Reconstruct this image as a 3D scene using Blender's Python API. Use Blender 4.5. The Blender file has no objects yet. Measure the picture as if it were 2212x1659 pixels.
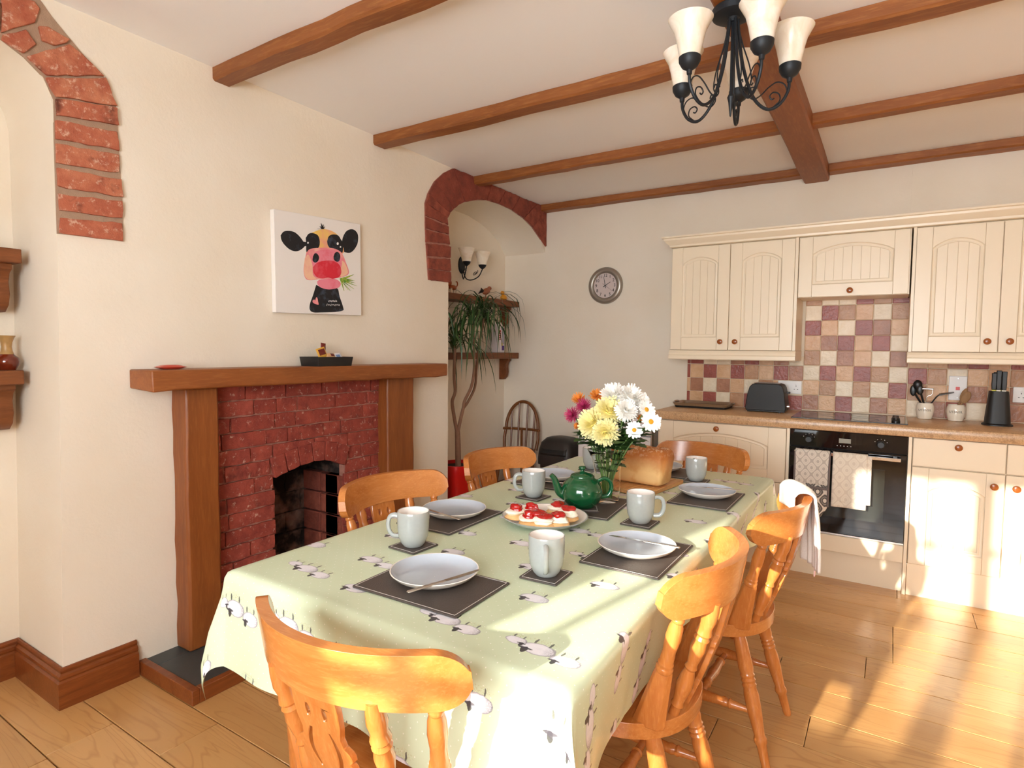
import bpy, bmesh, math, random
from mathutils import Vector, Matrix
from mathutils.geometry import tessellate_polygon
random.seed(7)
SC = bpy.context.scene
COL = SC.collection
PI = math.pi
# ------------------------------------------------------------------ camera
IW, IH, FPX = 2212, 1659, 1276.6
YAW, PIT, ROLL = math.radians(-32.636), math.radians(3.345), math.radians(0.543)
CAM = Vector((2.519, 0.0, 1.33))
_f = Vector((math.sin(YAW)*math.cos(PIT), math.cos(YAW)*math.cos(PIT), -math.sin(PIT)))
_r = Vector((math.cos(YAW), -math.sin(YAW), 0)); _u = _r.cross(_f)
CR = _r*math.cos(ROLL)+_u*math.sin(ROLL); CU = -_r*math.sin(ROLL)+_u*math.cos(ROLL); CF = _f
cd = bpy.data.cameras.new('camera'); co = bpy.data.objects.new('camera', cd); COL.objects.link(co)
cd.sensor_width = 36; cd.lens = 36*FPX/IW; cd.clip_start = .05; cd.clip_end = 100
m = Matrix((CR, CU, -CF)).transposed().to_4x4(); m.translation = CAM
co.matrix_world = m; SC.camera = co
def P(x, y, ax, val):
    """pixel of the photograph -> point on the plane ax = val"""
    d = CR*((x-IW/2)/FPX) - CU*((y-IH/2)/FPX) + CF
    i = 'xyz'.index(ax); t = (val-CAM[i])/d[i]
    return CAM + d*t
# ------------------------------------------------------------------ light
WD = bpy.data.worlds.new('sky'); SC.world = WD; WD.use_nodes = True
bg = WD.node_tree.nodes['Background']; bg.inputs[0].default_value = (.89, .955, 1, 1); bg.inputs[1].default_value = 11.0
sl = bpy.data.lights.new('sun_offscreen', 'SUN'); sl.energy = 5.8; sl.angle = math.radians(.8); sl.color = (1, .92, .79)
so = bpy.data.objects.new('sun_offscreen', sl); COL.objects.link(so); so.location = (1, -6, 4)
so.rotation_euler = Vector((.19, .945, -.262)).to_track_quat('-Z', 'Y').to_euler()
def portal(name, loc, direction, sx, sy):
    l = bpy.data.lights.new(name, 'AREA'); l.shape = 'RECTANGLE'; l.size = sx; l.size_y = sy
    l.cycles.is_portal = True
    o = bpy.data.objects.new(name, l); COL.objects.link(o); o.location = loc
    o.rotation_euler = Vector(direction).to_track_quat('-Z', 'Z').to_euler()
REARY, RIGHTX, BACKY, CEIL = -1.15, 4.4, 4.44, 2.536
WIN1 = (1.32, 3.30, .93, 2.12)      # x0 x1 z0 z1 in the wall behind the camera
portal('window_rear_offscreen', ((WIN1[0]+WIN1[1])/2, REARY-.16, (WIN1[2]+WIN1[3])/2), (0, 1, 0), WIN1[1]-WIN1[0], WIN1[3]-WIN1[2])
vs = SC.view_settings; vs.view_transform = 'Standard'; vs.look = 'None'; vs.gamma = 1; vs.use_curve_mapping = False
vs.exposure = 1.27
SC.cycles.max_bounces = 16; SC.cycles.diffuse_bounces = 10
# ------------------------------------------------------------------ geometry helpers
class G:
    def __init__(s): s.v = []; s.f = []
    def add(s, vs, fs):
        n = len(s.v); s.v += [tuple(v) for v in vs]; s.f += [tuple(i+n for i in f) for f in fs]; return s
    def box(s, x0, y0, z0, x1, y1, z1):
        return s.add([(x0,y0,z0),(x1,y0,z0),(x1,y1,z0),(x0,y1,z0),(x0,y0,z1),(x1,y0,z1),(x1,y1,z1),(x0,y1,z1)],
                     [(0,3,2,1),(4,5,6,7),(0,1,5,4),(1,2,6,5),(2,3,7,6),(3,0,4,7)])
    def prism(s, loops, ax, a, b):
        """loops: outer polygon then holes, in the plane across ax (x: (y,z); y: (x,z); z: (x,y))"""
        if not isinstance(loops[0][0], (tuple, list)): loops = [loops]
        mk = {'x': lambda p, t: (t, p[0], p[1]), 'y': lambda p, t: (p[0], t, p[1]), 'z': lambda p, t: (p[0], p[1], t)}[ax]
        flat = [p for L in loops for p in L]; n = len(flat)
        if len(loops) == 1 and n <= 4: tris = [tuple(range(n))]
        else: tris = [tuple(t) for t in tessellate_polygon([[Vector((p[0], p[1], 0)) for p in L] for L in loops])]
        vs = [mk(p, a) for p in flat]+[mk(p, b) for p in flat]
        fs = [t for t in tris]+[tuple(i+n for i in reversed(t)) for t in tris]
        k = 0
        for L in loops:
            m_ = len(L)
            for i in range(m_):
                j = (i+1) % m_; fs.append((k+i, k+j, k+j+n, k+i+n))
            k += m_
        return s.add(vs, fs)
    def loft(s, rings, caps=True, close=False):
        n = len(rings[0]); vs = [p for r in rings for p in r]; fs = []
        m_ = len(rings)
        for i in range(m_ if close else m_-1):
            a = i*n; b = ((i+1) % m_)*n
            for j in range(n):
                k = (j+1) % n; fs.append((a+j, a+k, b+k, b+j))
        if caps and not close: fs += [tuple(range(n-1, -1, -1)), tuple(range((m_-1)*n, m_*n))]
        return s.add(vs, fs)
    def turn(s, p0, p1, prof, n=16):
        """solid of revolution: prof = (t along p0->p1, radius)"""
        p0 = Vector(p0); p1 = Vector(p1); d = (p1-p0); z = d.normalized()
        x = z.orthogonal().normalized(); y = z.cross(x); rings = []
        for t, r in prof:
            c = p0+d*t; r = max(r, 1e-4)
            rings.append([c+x*(r*math.cos(2*PI*i/n))+y*(r*math.sin(2*PI*i/n)) for i in range(n)])
        return s.loft(rings)
    def lathe(s, prof, c=(0,0,0), n=32, caps=True):
        rings = []
        for r, z in prof:
            r = max(r, 1e-4)
            rings.append([(c[0]+r*math.cos(2*PI*i/n), c[1]+r*math.sin(2*PI*i/n), c[2]+z) for i in range(n)])
        return s.loft(rings, caps=caps)
    def tube(s, pts, r, n=8, close=False, flat=1.0):
        pts = [Vector(p) for p in pts]; m_ = len(pts)
        rr = r if isinstance(r, (list, tuple)) else [r]*m_
        tan = []
        for i in range(m_):
            a = pts[(i-1) % m_] if (i > 0 or close) else pts[i]; b = pts[(i+1) % m_] if (i < m_-1 or close) else pts[i]
            t = b-a; tan.append(t.normalized() if t.length > 1e-9 else Vector((0,0,1)))
        x = tan[0].orthogonal().normalized(); rings = []
        for i in range(m_):
            x = (x-tan[i]*x.dot(tan[i])); x = x.normalized() if x.length > 1e-6 else tan[i].orthogonal().normalized()
            y = tan[i].cross(x)
            rings.append([pts[i]+x*(rr[i]*math.cos(2*PI*j/n))+y*(rr[i]*flat*math.sin(2*PI*j/n)) for j in range(n)])
        return s.loft(rings, close=close)
    def ell(s, c, r, nu=16, nv=10):
        if not isinstance(r, (tuple, list)): r = (r, r, r)
        rings = []
        for i in range(nv+1):
            a = -PI/2+PI*i/nv; ca = max(math.cos(a), 1e-3)
            rings.append([(c[0]+r[0]*ca*math.cos(2*PI*j/nu), c[1]+r[1]*ca*math.sin(2*PI*j/nu), c[2]+r[2]*math.sin(a)) for j in range(nu)])
        return s.loft(rings)
    def grid(s, fn, nu, nv):
        vs = [fn(i/nu, j/nv) for j in range(nv+1) for i in range(nu+1)]
        return s.add(vs, [(j*(nu+1)+i, j*(nu+1)+i+1, (j+1)*(nu+1)+i+1, (j+1)*(nu+1)+i) for j in range(nv) for i in range(nu)])
    def tf(s, M):
        s.v = [tuple(M @ Vector(v)) for v in s.v]; return s
def wmat(o):
    m_ = o.matrix_basis.copy()
    return (wmat(o.parent) @ o.matrix_parent_inverse @ m_) if o.parent else m_
def obj(name, g, mt, parent=None, ang=38, bev=0, seg=2, label=None, cat=None, group=None, kind=None, sub=0, local=False, solid=0, closed=True):
    me = bpy.data.meshes.new(name); me.from_pydata(g.v, [], g.f)
    if closed:
        b = bmesh.new(); b.from_mesh(me); bmesh.ops.recalc_face_normals(b, faces=b.faces); b.to_mesh(me); b.free()
    me.polygons.foreach_set('use_smooth', [True]*len(me.polygons)); me.set_sharp_from_angle(angle=math.radians(ang))
    me.materials.append(mt); o = bpy.data.objects.new(name, me); COL.objects.link(o)
    if solid: md = o.modifiers.new('solid', 'SOLIDIFY'); md.thickness = solid; md.offset = 0
    if bev:
        md = o.modifiers.new('bevel', 'BEVEL'); md.width = bev; md.segments = seg; md.limit_method = 'ANGLE'; md.angle_limit = math.radians(40)
    if sub: md = o.modifiers.new('sub', 'SUBSURF'); md.levels = sub; md.render_levels = sub
    if parent is not None:
        o.parent = parent
        if not local: o.matrix_parent_inverse = wmat(parent).inverted()
    tag(o, label, cat, group, kind); return o
def tag(o, label=None, cat=None, group=None, kind=None):
    for k, v in (('label', label), ('category', cat), ('group', group), ('kind', kind)):
        if v: o[k] = v
    return o
def thing(name, label, cat, loc=(0,0,0), rz=0, group=None, kind=None):
    o = bpy.data.objects.new(name, None); COL.objects.link(o); o.empty_display_size = .05
    o.location = loc; o.rotation_euler = (0, 0, rz); return tag(o, label, cat, group, kind)
def dup(o, loc=None, rz=None, label=None, parent=None):
    c = o.copy(); COL.objects.link(c)
    if parent is not None: c.parent = parent
    if loc is not None: c.location = loc
    if rz is not None: c.rotation_euler = (0, 0, rz)
    if label: c['label'] = label
    for ch in list(o.children): dup(ch, parent=c)
    return c
def lin(h):
    h = h.lstrip('#'); out = []
    for i in (0, 2, 4):
        c = int(h[i:i+2], 16)/255; out.append(c/12.92 if c <= .04045 else ((c+.055)/1.055)**2.4)
    return (*out, 1)
def lerp(a, b, t): return a+(b-a)*t
def interp(x, pts):
    if x <= pts[0][0]: return pts[0][1]
    for (a, b), (c, d) in zip(pts, pts[1:]):
        if x <= c: return lerp(b, d, (x-a)/(c-a) if c > a else 0)
    return pts[-1][1]
def spline(pts, n=8):
    """Catmull-Rom through pts"""
    Q = [Vector(p) for p in pts]; Q = [Q[0]*2-Q[1]]+Q+[Q[-1]*2-Q[-2]]; out = []
    for i in range(1, len(Q)-2):
        a, b, c, d = Q[i-1:i+3]
        for k in range(n):
            t = k/n; out.append(.5*((2*b)+(c-a)*t+(2*a-5*b+4*c-d)*t*t+(3*b-a-3*c+d)*t**3))
    return out+[Q[-2]]
# ------------------------------------------------------------------ material helpers
class S:
    def __init__(s, nt, k): s.nt = nt; s.k = k
    def __add__(s, o): return s.nt.m('ADD', s, o)
    __radd__ = __add__
    def __sub__(s, o): return s.nt.m('SUBTRACT', s, o)
    def __rsub__(s, o): return s.nt.m('SUBTRACT', o, s)
    def __mul__(s, o): return s.nt.m('MULTIPLY', s, o)
    __rmul__ = __mul__
    def __truediv__(s, o): return s.nt.m('DIVIDE', s, o)
    def gt(s, o): return s.nt.m('GREATER_THAN', s, o)
    def lt(s, o): return s.nt.m('LESS_THAN', s, o)
    def fl(s): return s.nt.m('FLOOR', s)
    def fr(s): return s.nt.m('FRACT', s)
    def ab(s): return s.nt.m('ABSOLUTE', s)
    def cos(s): return s.nt.m('COSINE', s)
    def mx(s, o): return s.nt.m('MAXIMUM', s, o)
    def mn(s, o): return s.nt.m('MINIMUM', s, o)
    def clamp(s): return s.nt.m('MINIMUM', s.nt.m('MAXIMUM', s, 0), 1)
    def ramp(s, a, b): return ((s-a)*(1/(b-a))).clamp()
class NT:
    def __init__(s, name, rough=.5, metal=0, spec=None, coat=0):
        s.mat = bpy.data.materials.new(name); s.mat.use_nodes = True; s.t = s.mat.node_tree
        s.b = s.t.nodes['Principled BSDF']; s.b.inputs['Roughness'].default_value = rough; s.b.inputs['Metallic'].default_value = metal
        if spec is not None: s.b.inputs['Specular IOR Level'].default_value = spec
        if coat: s.b.inputs['Coat Weight'].default_value = coat; s.b.inputs['Coat Roughness'].default_value = .12
    def new(s, t): return s.t.nodes.new(t)
    def put(s, sock, v):
        if isinstance(v, S): s.t.links.new(v.k, sock)
        elif hasattr(v, 'is_linked'): s.t.links.new(v, sock)
        else: sock.default_value = v
    def m(s, op, a, b=None):
        n = s.new('ShaderNodeMath'); n.operation = op; s.put(n.inputs[0], a)
        if b is not None: s.put(n.inputs[1], b)
        return S(s, n.outputs[0])
    def coords(s, which='Object', scale=(1,1,1), rand=0.0, rot=(0,0,0)):
        tc = s.new('ShaderNodeTexCoord'); mp = s.new('ShaderNodeMapping'); mp.inputs['Scale'].default_value = scale; mp.inputs['Rotation'].default_value = rot
        s.t.links.new(tc.outputs[which], mp.inputs['Vector'])
        if rand:
            oi = s.new('ShaderNodeObjectInfo'); cx = s.new('ShaderNodeCombineXYZ')
            a = S(s, oi.outputs['Random'])*rand
            for i in range(3): s.put(cx.inputs[i], a)
            s.t.links.new(cx.outputs[0], mp.inputs['Location'])
        return mp.outputs[0]
    def rnd(s): return S(s, s.new('ShaderNodeObjectInfo').outputs['Random'])
    def noise(s, vec, scale=5, detail=4, rough=.5, dist=0):
        n = s.new('ShaderNodeTexNoise'); s.t.links.new(vec, n.inputs['Vector'])
        n.inputs['Scale'].default_value = scale; n.inputs['Detail'].default_value = detail; n.inputs['Roughness'].default_value = rough; n.inputs['Distortion'].default_value = dist
        return S(s, n.outputs[0])
    def mix(s, f, a, b):
        n = s.new('ShaderNodeMix'); n.data_type = 'RGBA'; s.put(n.inputs[0], f); s.put(n.inputs[6], a); s.put(n.inputs[7], b); return n.outputs[2]
    def hsv(s, col, h=.5, sat=1, val=1):
        n = s.new('ShaderNodeHueSaturation'); s.put(n.inputs['Hue'], h); s.put(n.inputs['Saturation'], sat); s.put(n.inputs['Value'], val); s.put(n.inputs['Color'], col); return n.outputs[0]
    def col(s, c): s.put(s.b.inputs['Base Color'], c); return s
    def bump(s, h, st=.3, dist=.01):
        n = s.new('ShaderNodeBump'); n.inputs['Strength'].default_value = st; n.inputs['Distance'].default_value = dist; s.put(n.inputs['Height'], h)
        s.t.links.new(n.outputs[0], s.b.inputs['Normal']); return s
def plain(name, c, rough=.5, metal=0, spec=None, coat=0, var=.05, scale=20, bump=0, trans=0):
    n = NT(name, rough, metal, spec, coat); v = n.coords(); k = n.noise(v, scale, 3)
    n.col(n.hsv(lin(c), val=k*(2*var)+(1-var)))
    if bump: n.bump(n.noise(v, scale*6, 4), bump, .003)
    if trans: n.b.inputs['Transmission Weight'].default_value = trans
    return n.mat
def wood(name, c1, c2, c3, axis='y', sc=1.0, rough=.4, coat=.0, rand=7.0, vary=.0, bump=.15, knots=.0):
    n = NT(name, rough, coat=coat)
    st = {'x': (.12, 1, 1), 'y': (1, .12, 1), 'z': (1, 1, .12)}[axis]
    v = n.coords('Object', tuple(a*sc for a in st), rand)
    a = n.noise(v, 9, 5, .6, 1.4); f = n.noise(v, 90, 3, .6, .3)
    c = n.mix(a.ramp(.32, .68), lin(c1), lin(c2)); c = n.mix((f.ramp(.5, .75))*.5, c, lin(c3))
    if vary: c = n.hsv(c, val=n.rnd()*vary+(1-vary/2))
    n.col(c); n.bump(f+a*.6, bump, .003); return n.mat
# ------------------------------------------------------------------ materials
n = NT('wall_paint', .85); v = n.coords(); k = n.noise(v, 2.2, 3); n.col(n.mix(k.ramp(.3, .7), lin('#ebe3d4'), lin('#e7dcc9'))); n.bump(n.noise(v, 14, 5, .6)+n.noise(v, 90, 3)*.25, .35, .006); M_WALL = n.mat
n = NT('ceiling_paint', .9); v = n.coords(); n.col(lin('#f1f0ef')); n.bump(n.noise(v, 30, 4), .1, .004); M_CEIL = n.mat
M_BEAM_X = wood('oak_beam_cross', '#985a2a', '#7e461c', '#b67a40', 'x', 1, .5, vary=.12)
M_BEAM_Y = wood('oak_beam_main', '#965729', '#7c431b', '#ac7039', 'y', 1, .5)
M_OAK_Y = wood('oak_mantel', '#98582a', '#7f441c', '#ab6a36', 'y', 1.1, .45)
M_OAK_Z = wood('oak_post', '#925224', '#79401a', '#a4632f', 'z', 1.1, .45)
M_SKIRT = wood('stained_skirting', '#8a4a22', '#6f3513', '#9c5a2c', 'y', 1.3, .35)
M_SHELF = wood('shelf_wood', '#80481f', '#683511', '#93572a', 'y', 1.5, .5)
M_CHAIR = wood('chair_wood', '#c67a3c', '#b4692d', '#d38d4e', 'z', 2.0, .25, coat=.35, vary=.06, bump=.05)
M_CHAIRX = wood('chair_crest_wood', '#cb8142', '#b97032', '#d99554', 'x', 2.0, .25, coat=.35, vary=.06, bump=.05)
M_DARKCHAIR = wood('dark_chair_wood', '#7d4a20', '#693a15', '#8e5a2c', 'z', 2.0, .35)
M_KNOB = wood('knob_wood', '#a35a24', '#8f4b1b', '#b46c32', 'x', 4, .25, coat=.3)
# laminate floor plank: grain along x with cathedral rings
n = NT('laminate_plank', .3, coat=.15); v = n.coords('Object', (.14, 1, 1), 23.0)
a = n.noise(v, 3.5, 3, .5, 1.2); rings = ((a*22).fr()-.5).ab()*2; f = n.noise(v, 60, 3, .6, .4); b2 = n.noise(n.coords('Object', (.5, 1, 1), 11.0), 4, 3)
c = n.mix(a.ramp(.3, .7), lin('#cfa269'), lin('#bf8e54')); c = n.mix(rings.ramp(.72, 1)*.42, c, lin('#a4713b')); c = n.mix(f.ramp(.55, .8)*.35, c, lin('#a87641')); c = n.mix(b2.ramp(.66, .78)*.35, c, lin('#9a6a38'))
n.col(n.hsv(c, val=n.rnd()*.14+.95)); n.bump(f, .06, .002); M_PLANK = n.mat
M_GAP = plain('floor_underlay', '#5b3a1c', .9)
# bricks
def brick_mat(name, cols, dark, pale, pk=.62):
    n = NT(name, .9); v = n.coords('Object', (1,1,1), 9.0); r = n.rnd()
    c = n.mix(r, lin(cols[0]), lin(cols[1])); c = n.mix(n.noise(v, 16, 4, .6).ramp(.35, .65), c, lin(cols[2]))
    c = n.mix(n.noise(v, 7, 4, .65).ramp(.6, .72)*dark, c, lin('#3b2019'))
    c = n.mix(n.noise(v, 38, 6, .75).ramp(pk, pk+.1)*pale, c, lin('#d9b49c'))
    n.col(n.hsv(c, val=n.noise(v, 60, 4, .7)*.35+.82)); n.bump(n.noise(v, 45, 5, .65), .7, .008); return n.mat
M_BRICK = brick_mat('red_brick', ['#9a4232', '#ac5140', '#84352a'], .5, .8, .58)
M_BRICK_ARCH = brick_mat('orange_brick', ['#b96a4e', '#c57f5e', '#aa5c43'], .75, .8, .55)
M_BRICK_DARK = brick_mat('arch_brick', ['#8f4534', '#a35540', '#7c3a2c'], .4, .3, .62)
n = NT('soot_brick', .95); v = n.coords('Object', (1,1,1)); k = n.noise(v, 6, 4, .6)
n.col(n.mix(k.ramp(.40, .6), lin('#241914'), n.mix(n.noise(v, 30, 4), lin('#74422f'), lin('#8d7b70')))); n.bump(n.noise(v, 40, 4), .7, .008); M_SOOT = n.mat
M_MORTAR = plain('mortar', '#a98d76', .95, var=.18, scale=40, bump=.6)
M_MORTAR_RED = plain('washed_mortar', '#ad7766', .95, var=.4, scale=45, bump=.8)
M_SLATE = plain('slate_tile', '#3d4140', .45, var=.12, scale=12, bump=.1)
M_GROUT = plain('grout', '#dccdb6', .9)
# kitchen
M_CREAM = plain('cream_vinyl', '#efe2c9', .32, var=.015, scale=6)
M_CREAM_IN = plain('cream_carcass', '#e6d8bd', .5, var=.02)
n = NT('worktop_laminate', .28); v = n.coords(); a = n.noise(v, 160, 4, .7); b2 = n.noise(v, 50, 3)
c = n.mix(a.ramp(.35, .65), lin('#b08a62'), lin('#d8b58c')); c = n.mix(b2.ramp(.55, .7)*.5, c, lin('#8f6b49')); n.col(c); M_TOP = n.mat
def tile_mat(name, c1, c2):
    n = NT(name, .35); v = n.coords('Object', (1,1,1), 5.0)
    c = n.mix(n.noise(v, 16, 4, .6).ramp(.35, .7), lin(c1), lin(c2)); n.col(n.hsv(c, val=n.rnd()*.12+.94)); n.bump(n.noise(v, 45, 3, .6), .5, .006); return n.mat
TILE = {'c': tile_mat('tile_cream', '#efe0c6', '#e3d0b0'), 'p': tile_mat('tile_peach', '#ddb58c', '#cfa074'), 't': tile_mat('tile_tan', '#bf9068', '#ad7b52'),
        'b': tile_mat('tile_brown', '#b07a5a', '#9c6647'), 'r': tile_mat('tile_terracotta', '#a04e3d', '#8c4032')}
M_BLKGLASS = NT('black_glass', .04, spec=.6).col((.006, .006, .007, 1)).mat
M_OVENWIN = NT('oven_window_glass', .05, spec=.6).col((.022, .024, .02, 1)).mat
M_CHROME = NT('chrome', .12, 1).col((.82, .82, .84, 1)).mat
n = NT('brushed_steel', .32, 1); v = n.coords('Object', (40, 1, 1)); n.col(n.hsv((.62, .60, .57, 1), val=n.noise(v, 12, 3)*.3+.85)); M_STEEL = n.mat
M_PEWTER = plain('pewter_paint', '#a39c92', .35, .7)
M_BLK = plain('black_plastic', '#141414', .35, var=.1)
M_BLKMATT = plain('black_satin', '#1b1b1b', .5, var=.08)
M_IRON = plain('black_iron', '#23262a', .5, .4, var=.1)
M_WHITE = plain('white_plastic', '#efefee', .35, var=.01)
M_FRIDGE = plain('white_enamel', '#e6e7ea', .3, var=.01)
M_RED = plain('red_pot_glaze', '#c4100f', .3, coat=.3)
M_REDPL = plain('red_plastic', '#d42a1f', .3)
M_CREAMCER = plain('cream_ceramic', '#efe7d6', .15, coat=.3, var=.01)
M_INK = plain('grey_lettering', '#7a6f62', .6)
M_INKBLK = plain('black_ink', '#151515', .6)
M_GREY = plain('grey_glaze', '#a3a6a2', .12, coat=.4, var=.05, scale=120)
M_GREYIN = plain('pale_grey_glaze', '#b4bcc6', .1, coat=.4, var=.03, scale=90)
M_GLAZEW = plain('white_glaze', '#f0e9e2', .12, coat=.3, var=.01)
M_PLATERIM = plain('cream_glaze', '#ece4d8', .2, coat=.3, var=.02)
M_LEATHER = plain('brown_leather', '#4d4540', .48, var=.06, scale=60, bump=.25)
M_STITCH = plain('white_stitching', '#d8d2cb', .8)
M_TEAPOT = plain('green_glaze', '#0b4c29', .08, coat=.6, var=.18, scale=25)
M_BREAD = None
n = NT('bread_crust', .65); v = n.coords(); tc = n.new('ShaderNodeTexCoord'); sp = n.new('ShaderNodeSeparateXYZ'); n.t.links.new(tc.outputs['Object'], sp.inputs[0]); z = S(n, sp.outputs[2])
k = n.noise(v, 14, 4, .6); c = n.mix((z+k*.06-.03).ramp(.82, .885), lin('#e3b678'), lin('#b0662a')); c = n.mix(k.ramp(.5, .68)*.55, c, lin('#cf8b45')); c = n.mix(n.noise(v, 70, 5, .7).ramp(.5, .62)*(z.ramp(.885, .915))*.7, c, lin('#ecd2b0'))
n.col(c); n.bump(n.noise(v, 80, 4), .35, .004); M_BREAD = n.mat
M_BOARD = wood('chopping_board_wood', '#d3a066', '#c08a52', '#a36a38', 'y', 5, .5)
M_SCONE = plain('scone_crumb', '#e0b67c', .85, var=.2, scale=60, bump=.6)
M_CREAMFOOD = plain('clotted_cream', '#f6efdc', .4, var=.04, scale=80, bump=.3)
n = NT('strawberry_jam', .08, coat=.7); v = n.coords(); n.col(n.mix(n.noise(v, 60, 3), lin('#c0100d'), lin('#8f0506'))); n.bump(n.noise(v, 90, 2), .3, .004); M_JAM = n.mat
n = NT('clear_glass', .0); n.b.inputs['Transmission Weight'].default_value = 1; n.b.inputs['IOR'].default_value = 1.12; n.col((1, 1, 1, 1)); M_GLASS = n.mat
M_LEAF = plain('leaf_green', '#3a5a25', .5, var=.25, scale=30)
M_STEM = plain('stem_green', '#5d7a3a', .5, var=.1)
M_YEL = plain('yellow_petal', '#f6e68a', .6, var=.06)
M_YEL2 = plain('pale_yellow_petal', '#f8f0b4', .6, var=.05)
M_WPET = plain('white_petal', '#f6f4ef', .6, var=.02)
M_PINK = plain('magenta_petal', '#b3305f', .6, var=.25, scale=90)
M_ORA = plain('orange_petal', '#df8a35', .6, var=.25, scale=60)
M_DISC = plain('flower_centre', '#d79a1c', .8, var=.2, scale=200)
M_PLANTLEAF = plain('dracaena_leaf', '#2c4a20', .4, var=.3, scale=15)
M_TRUNK = plain('dracaena_bark', '#84604a', .85, var=.2, scale=40, bump=.5)
M_SOIL = plain('soil', '#31241b', .95, var=.2)
n = NT('alabaster_glass', .25); v = n.coords('Object', (1,1,1), 3.0); k = n.noise(v, 9, 4, .6, 2.0); n.col(n.mix(k.ramp(.35, .65), lin('#f7efe2'), lin('#e9dcc6'))); n.b.inputs['Subsurface Weight'].default_value = .25; n.b.inputs['Subsurface Radius'].default_value = (.02, .015, .01); M_SHADE = n.mat
M_BIN = plain('charcoal_plastic', '#2f2b29', .45, var=.06)
M_PVASE_T = plain('vase_upper_glaze', '#a98552', .35, var=.25, scale=60); M_PVASE_B = plain('vase_brown_glaze', '#6a2410', .1, coat=.5, var=.2, scale=30)
M_CANVAS = plain('canvas_white', '#eae6e2', .8, var=.01)
# tablecloth: flat print of sheep and dots (uv in metres)
n = NT('sheep_oilcloth', .30, coat=.1); tc = n.new('ShaderNodeTexCoord'); sp = n.new('ShaderNodeSeparateXYZ'); n.t.links.new(tc.outputs['UV'], sp.inputs[0])
u = S(n, sp.outputs[0]); w = S(n, sp.outputs[1]); nz = n.noise(tc.outputs['UV'], 70, 3, .6); nz2 = n.noise(tc.outputs['UV'], 320, 2, .6)
A_, B_ = .245, .178
row = (w*(1/B_)).fl(); fx = u*(1/A_)+(row*.5).fr(); ix = fx.fl()
cx = n.new('ShaderNodeCombineXYZ'); n.put(cx.inputs[0], ix); n.put(cx.inputs[1], row)
wn = n.new('ShaderNodeTexWhiteNoise'); wn.noise_dimensions = '2D'; n.t.links.new(cx.outputs[0], wn.inputs['Vector'])
ws = n.new('ShaderNodeSeparateColor'); n.t.links.new(wn.outputs['Color'], ws.inputs[0]); r1, r2, r3 = [S(n, ws.outputs[i]) for i in range(3)]
lx = (fx.fr()-.5)*A_+(r1-.5)*.05+(nz-.5)*.007; ly = ((w*(1/B_)).fr()-.5)*B_+(r2-.5)*.05+(nz-.5)*.006
base = n.mix(n.noise(tc.outputs['UV'], 5, 2).ramp(.3, .7), lin('#d3dfc1'), lin('#cddab9'))
du = ((u*(1/.034)+((w*(1/.017)).fl()*.5).fr()).fr()-.5)*.034; dv = ((w*(1/.017)).fr()-.5)*.017
base = n.mix((du*du+dv*dv).lt(.0015**2)*.75, base, lin('#f6f8ee'))
def ellp(X, Y, a, b, rx, ry): p = (X-a)*(1/rx); q = (Y-b)*(1/ry); return 1-(p*p+q*q)
for (ax_, ay_, s_, thr, sg) in ((-.004, 0, 1.15, -1, -1), (.062, -.012, .98, .38, -1), (-.060, .008, .74, .58, 1)):
    X = (lx-ax_)*(1/s_); Y = (ly-ay_)*(1/s_); on = r3.gt(thr)
    grass = ellp(X, Y, 0, .027, .036, .011).ramp(0, .8)*nz2.ramp(.52, .62)*on
    base = n.mix(grass*.55, base, lin('#b3a75f'))
    for lg in (-.016, .014): base = n.mix(ellp(X, Y, lg, .023, .0026, .009).ramp(0, .3)*on*.85, base, lin('#3c3a40'))
    e = ellp(X, Y, 0, 0, .034, .019)
    body = n.mix((e.ramp(0, .34)), lin('#77757d'), lin('#e9e7ec')); body = n.mix(X.ramp(.010, .034)*nz2.ramp(.35, .6)*.8, body, lin('#5c5a62')); body = n.mix(nz.ramp(.5, .7)*.3, body, lin('#c9c5d0'))
    base = n.mix(e.ramp(0, .12)*on, base, body)
    hx = sg*.021
    base = n.mix(ellp(X, Y, hx, -.013, .0062, .0105).ramp(0, .25)*on*.95, base, lin('#37363b'))
    base = n.mix(ellp(X, Y, hx, -.0075, .0145, .0034).ramp(0, .3)*on*.95, base, lin('#45434a'))
n.col(base); M_CLOTH = n.mat
# patterned oven textiles
def ogee(name, c1, c2, sc, two=None):
    n = NT(name, .95); tc = n.new('ShaderNodeTexCoord'); sp = n.new('ShaderNodeSeparateXYZ'); n.t.links.new(tc.outputs['Object'], sp.inputs[0])
    X = S(n, sp.outputs[0])*sc; Z = S(n, sp.outputs[2])*(sc*.8); f = (X*(2*PI)).cos()+(Z*(2*PI)).cos()
    k = ((f.ab()).lt(.30)).mx(f.ab().gt(1.72)); k = k.mx((f.ab()-1.15).ab().lt(.1)*.5)
    n.col(n.mix(k, lin(c1), lin(c2))); n.bump(n.noise(n.coords(), 300, 2), .4, .002); return n.mat
M_GLOVE1 = ogee('glove_pale_weave', '#d9d2c6', '#bab2a7', 16); M_GLOVE2 = ogee('glove_dark_weave', '#6b6560', '#e6ddcf', 13)
M_TEATOWEL = ogee('towel_weave', '#e6dece', '#d9cfbf', 15); M_TRIMGREY = plain('grey_binding', '#726a68', .95)
n = NT('ribbed_cotton', .95); v = n.coords('Object', (1, 1, 1)); n.col(n.hsv(lin('#ece8e1'), val=n.noise(v, 40, 3)*.1+.94)); n.bump(n.noise(v, 240, 3), .5, .003); M_TOWEL = n.mat
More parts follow.
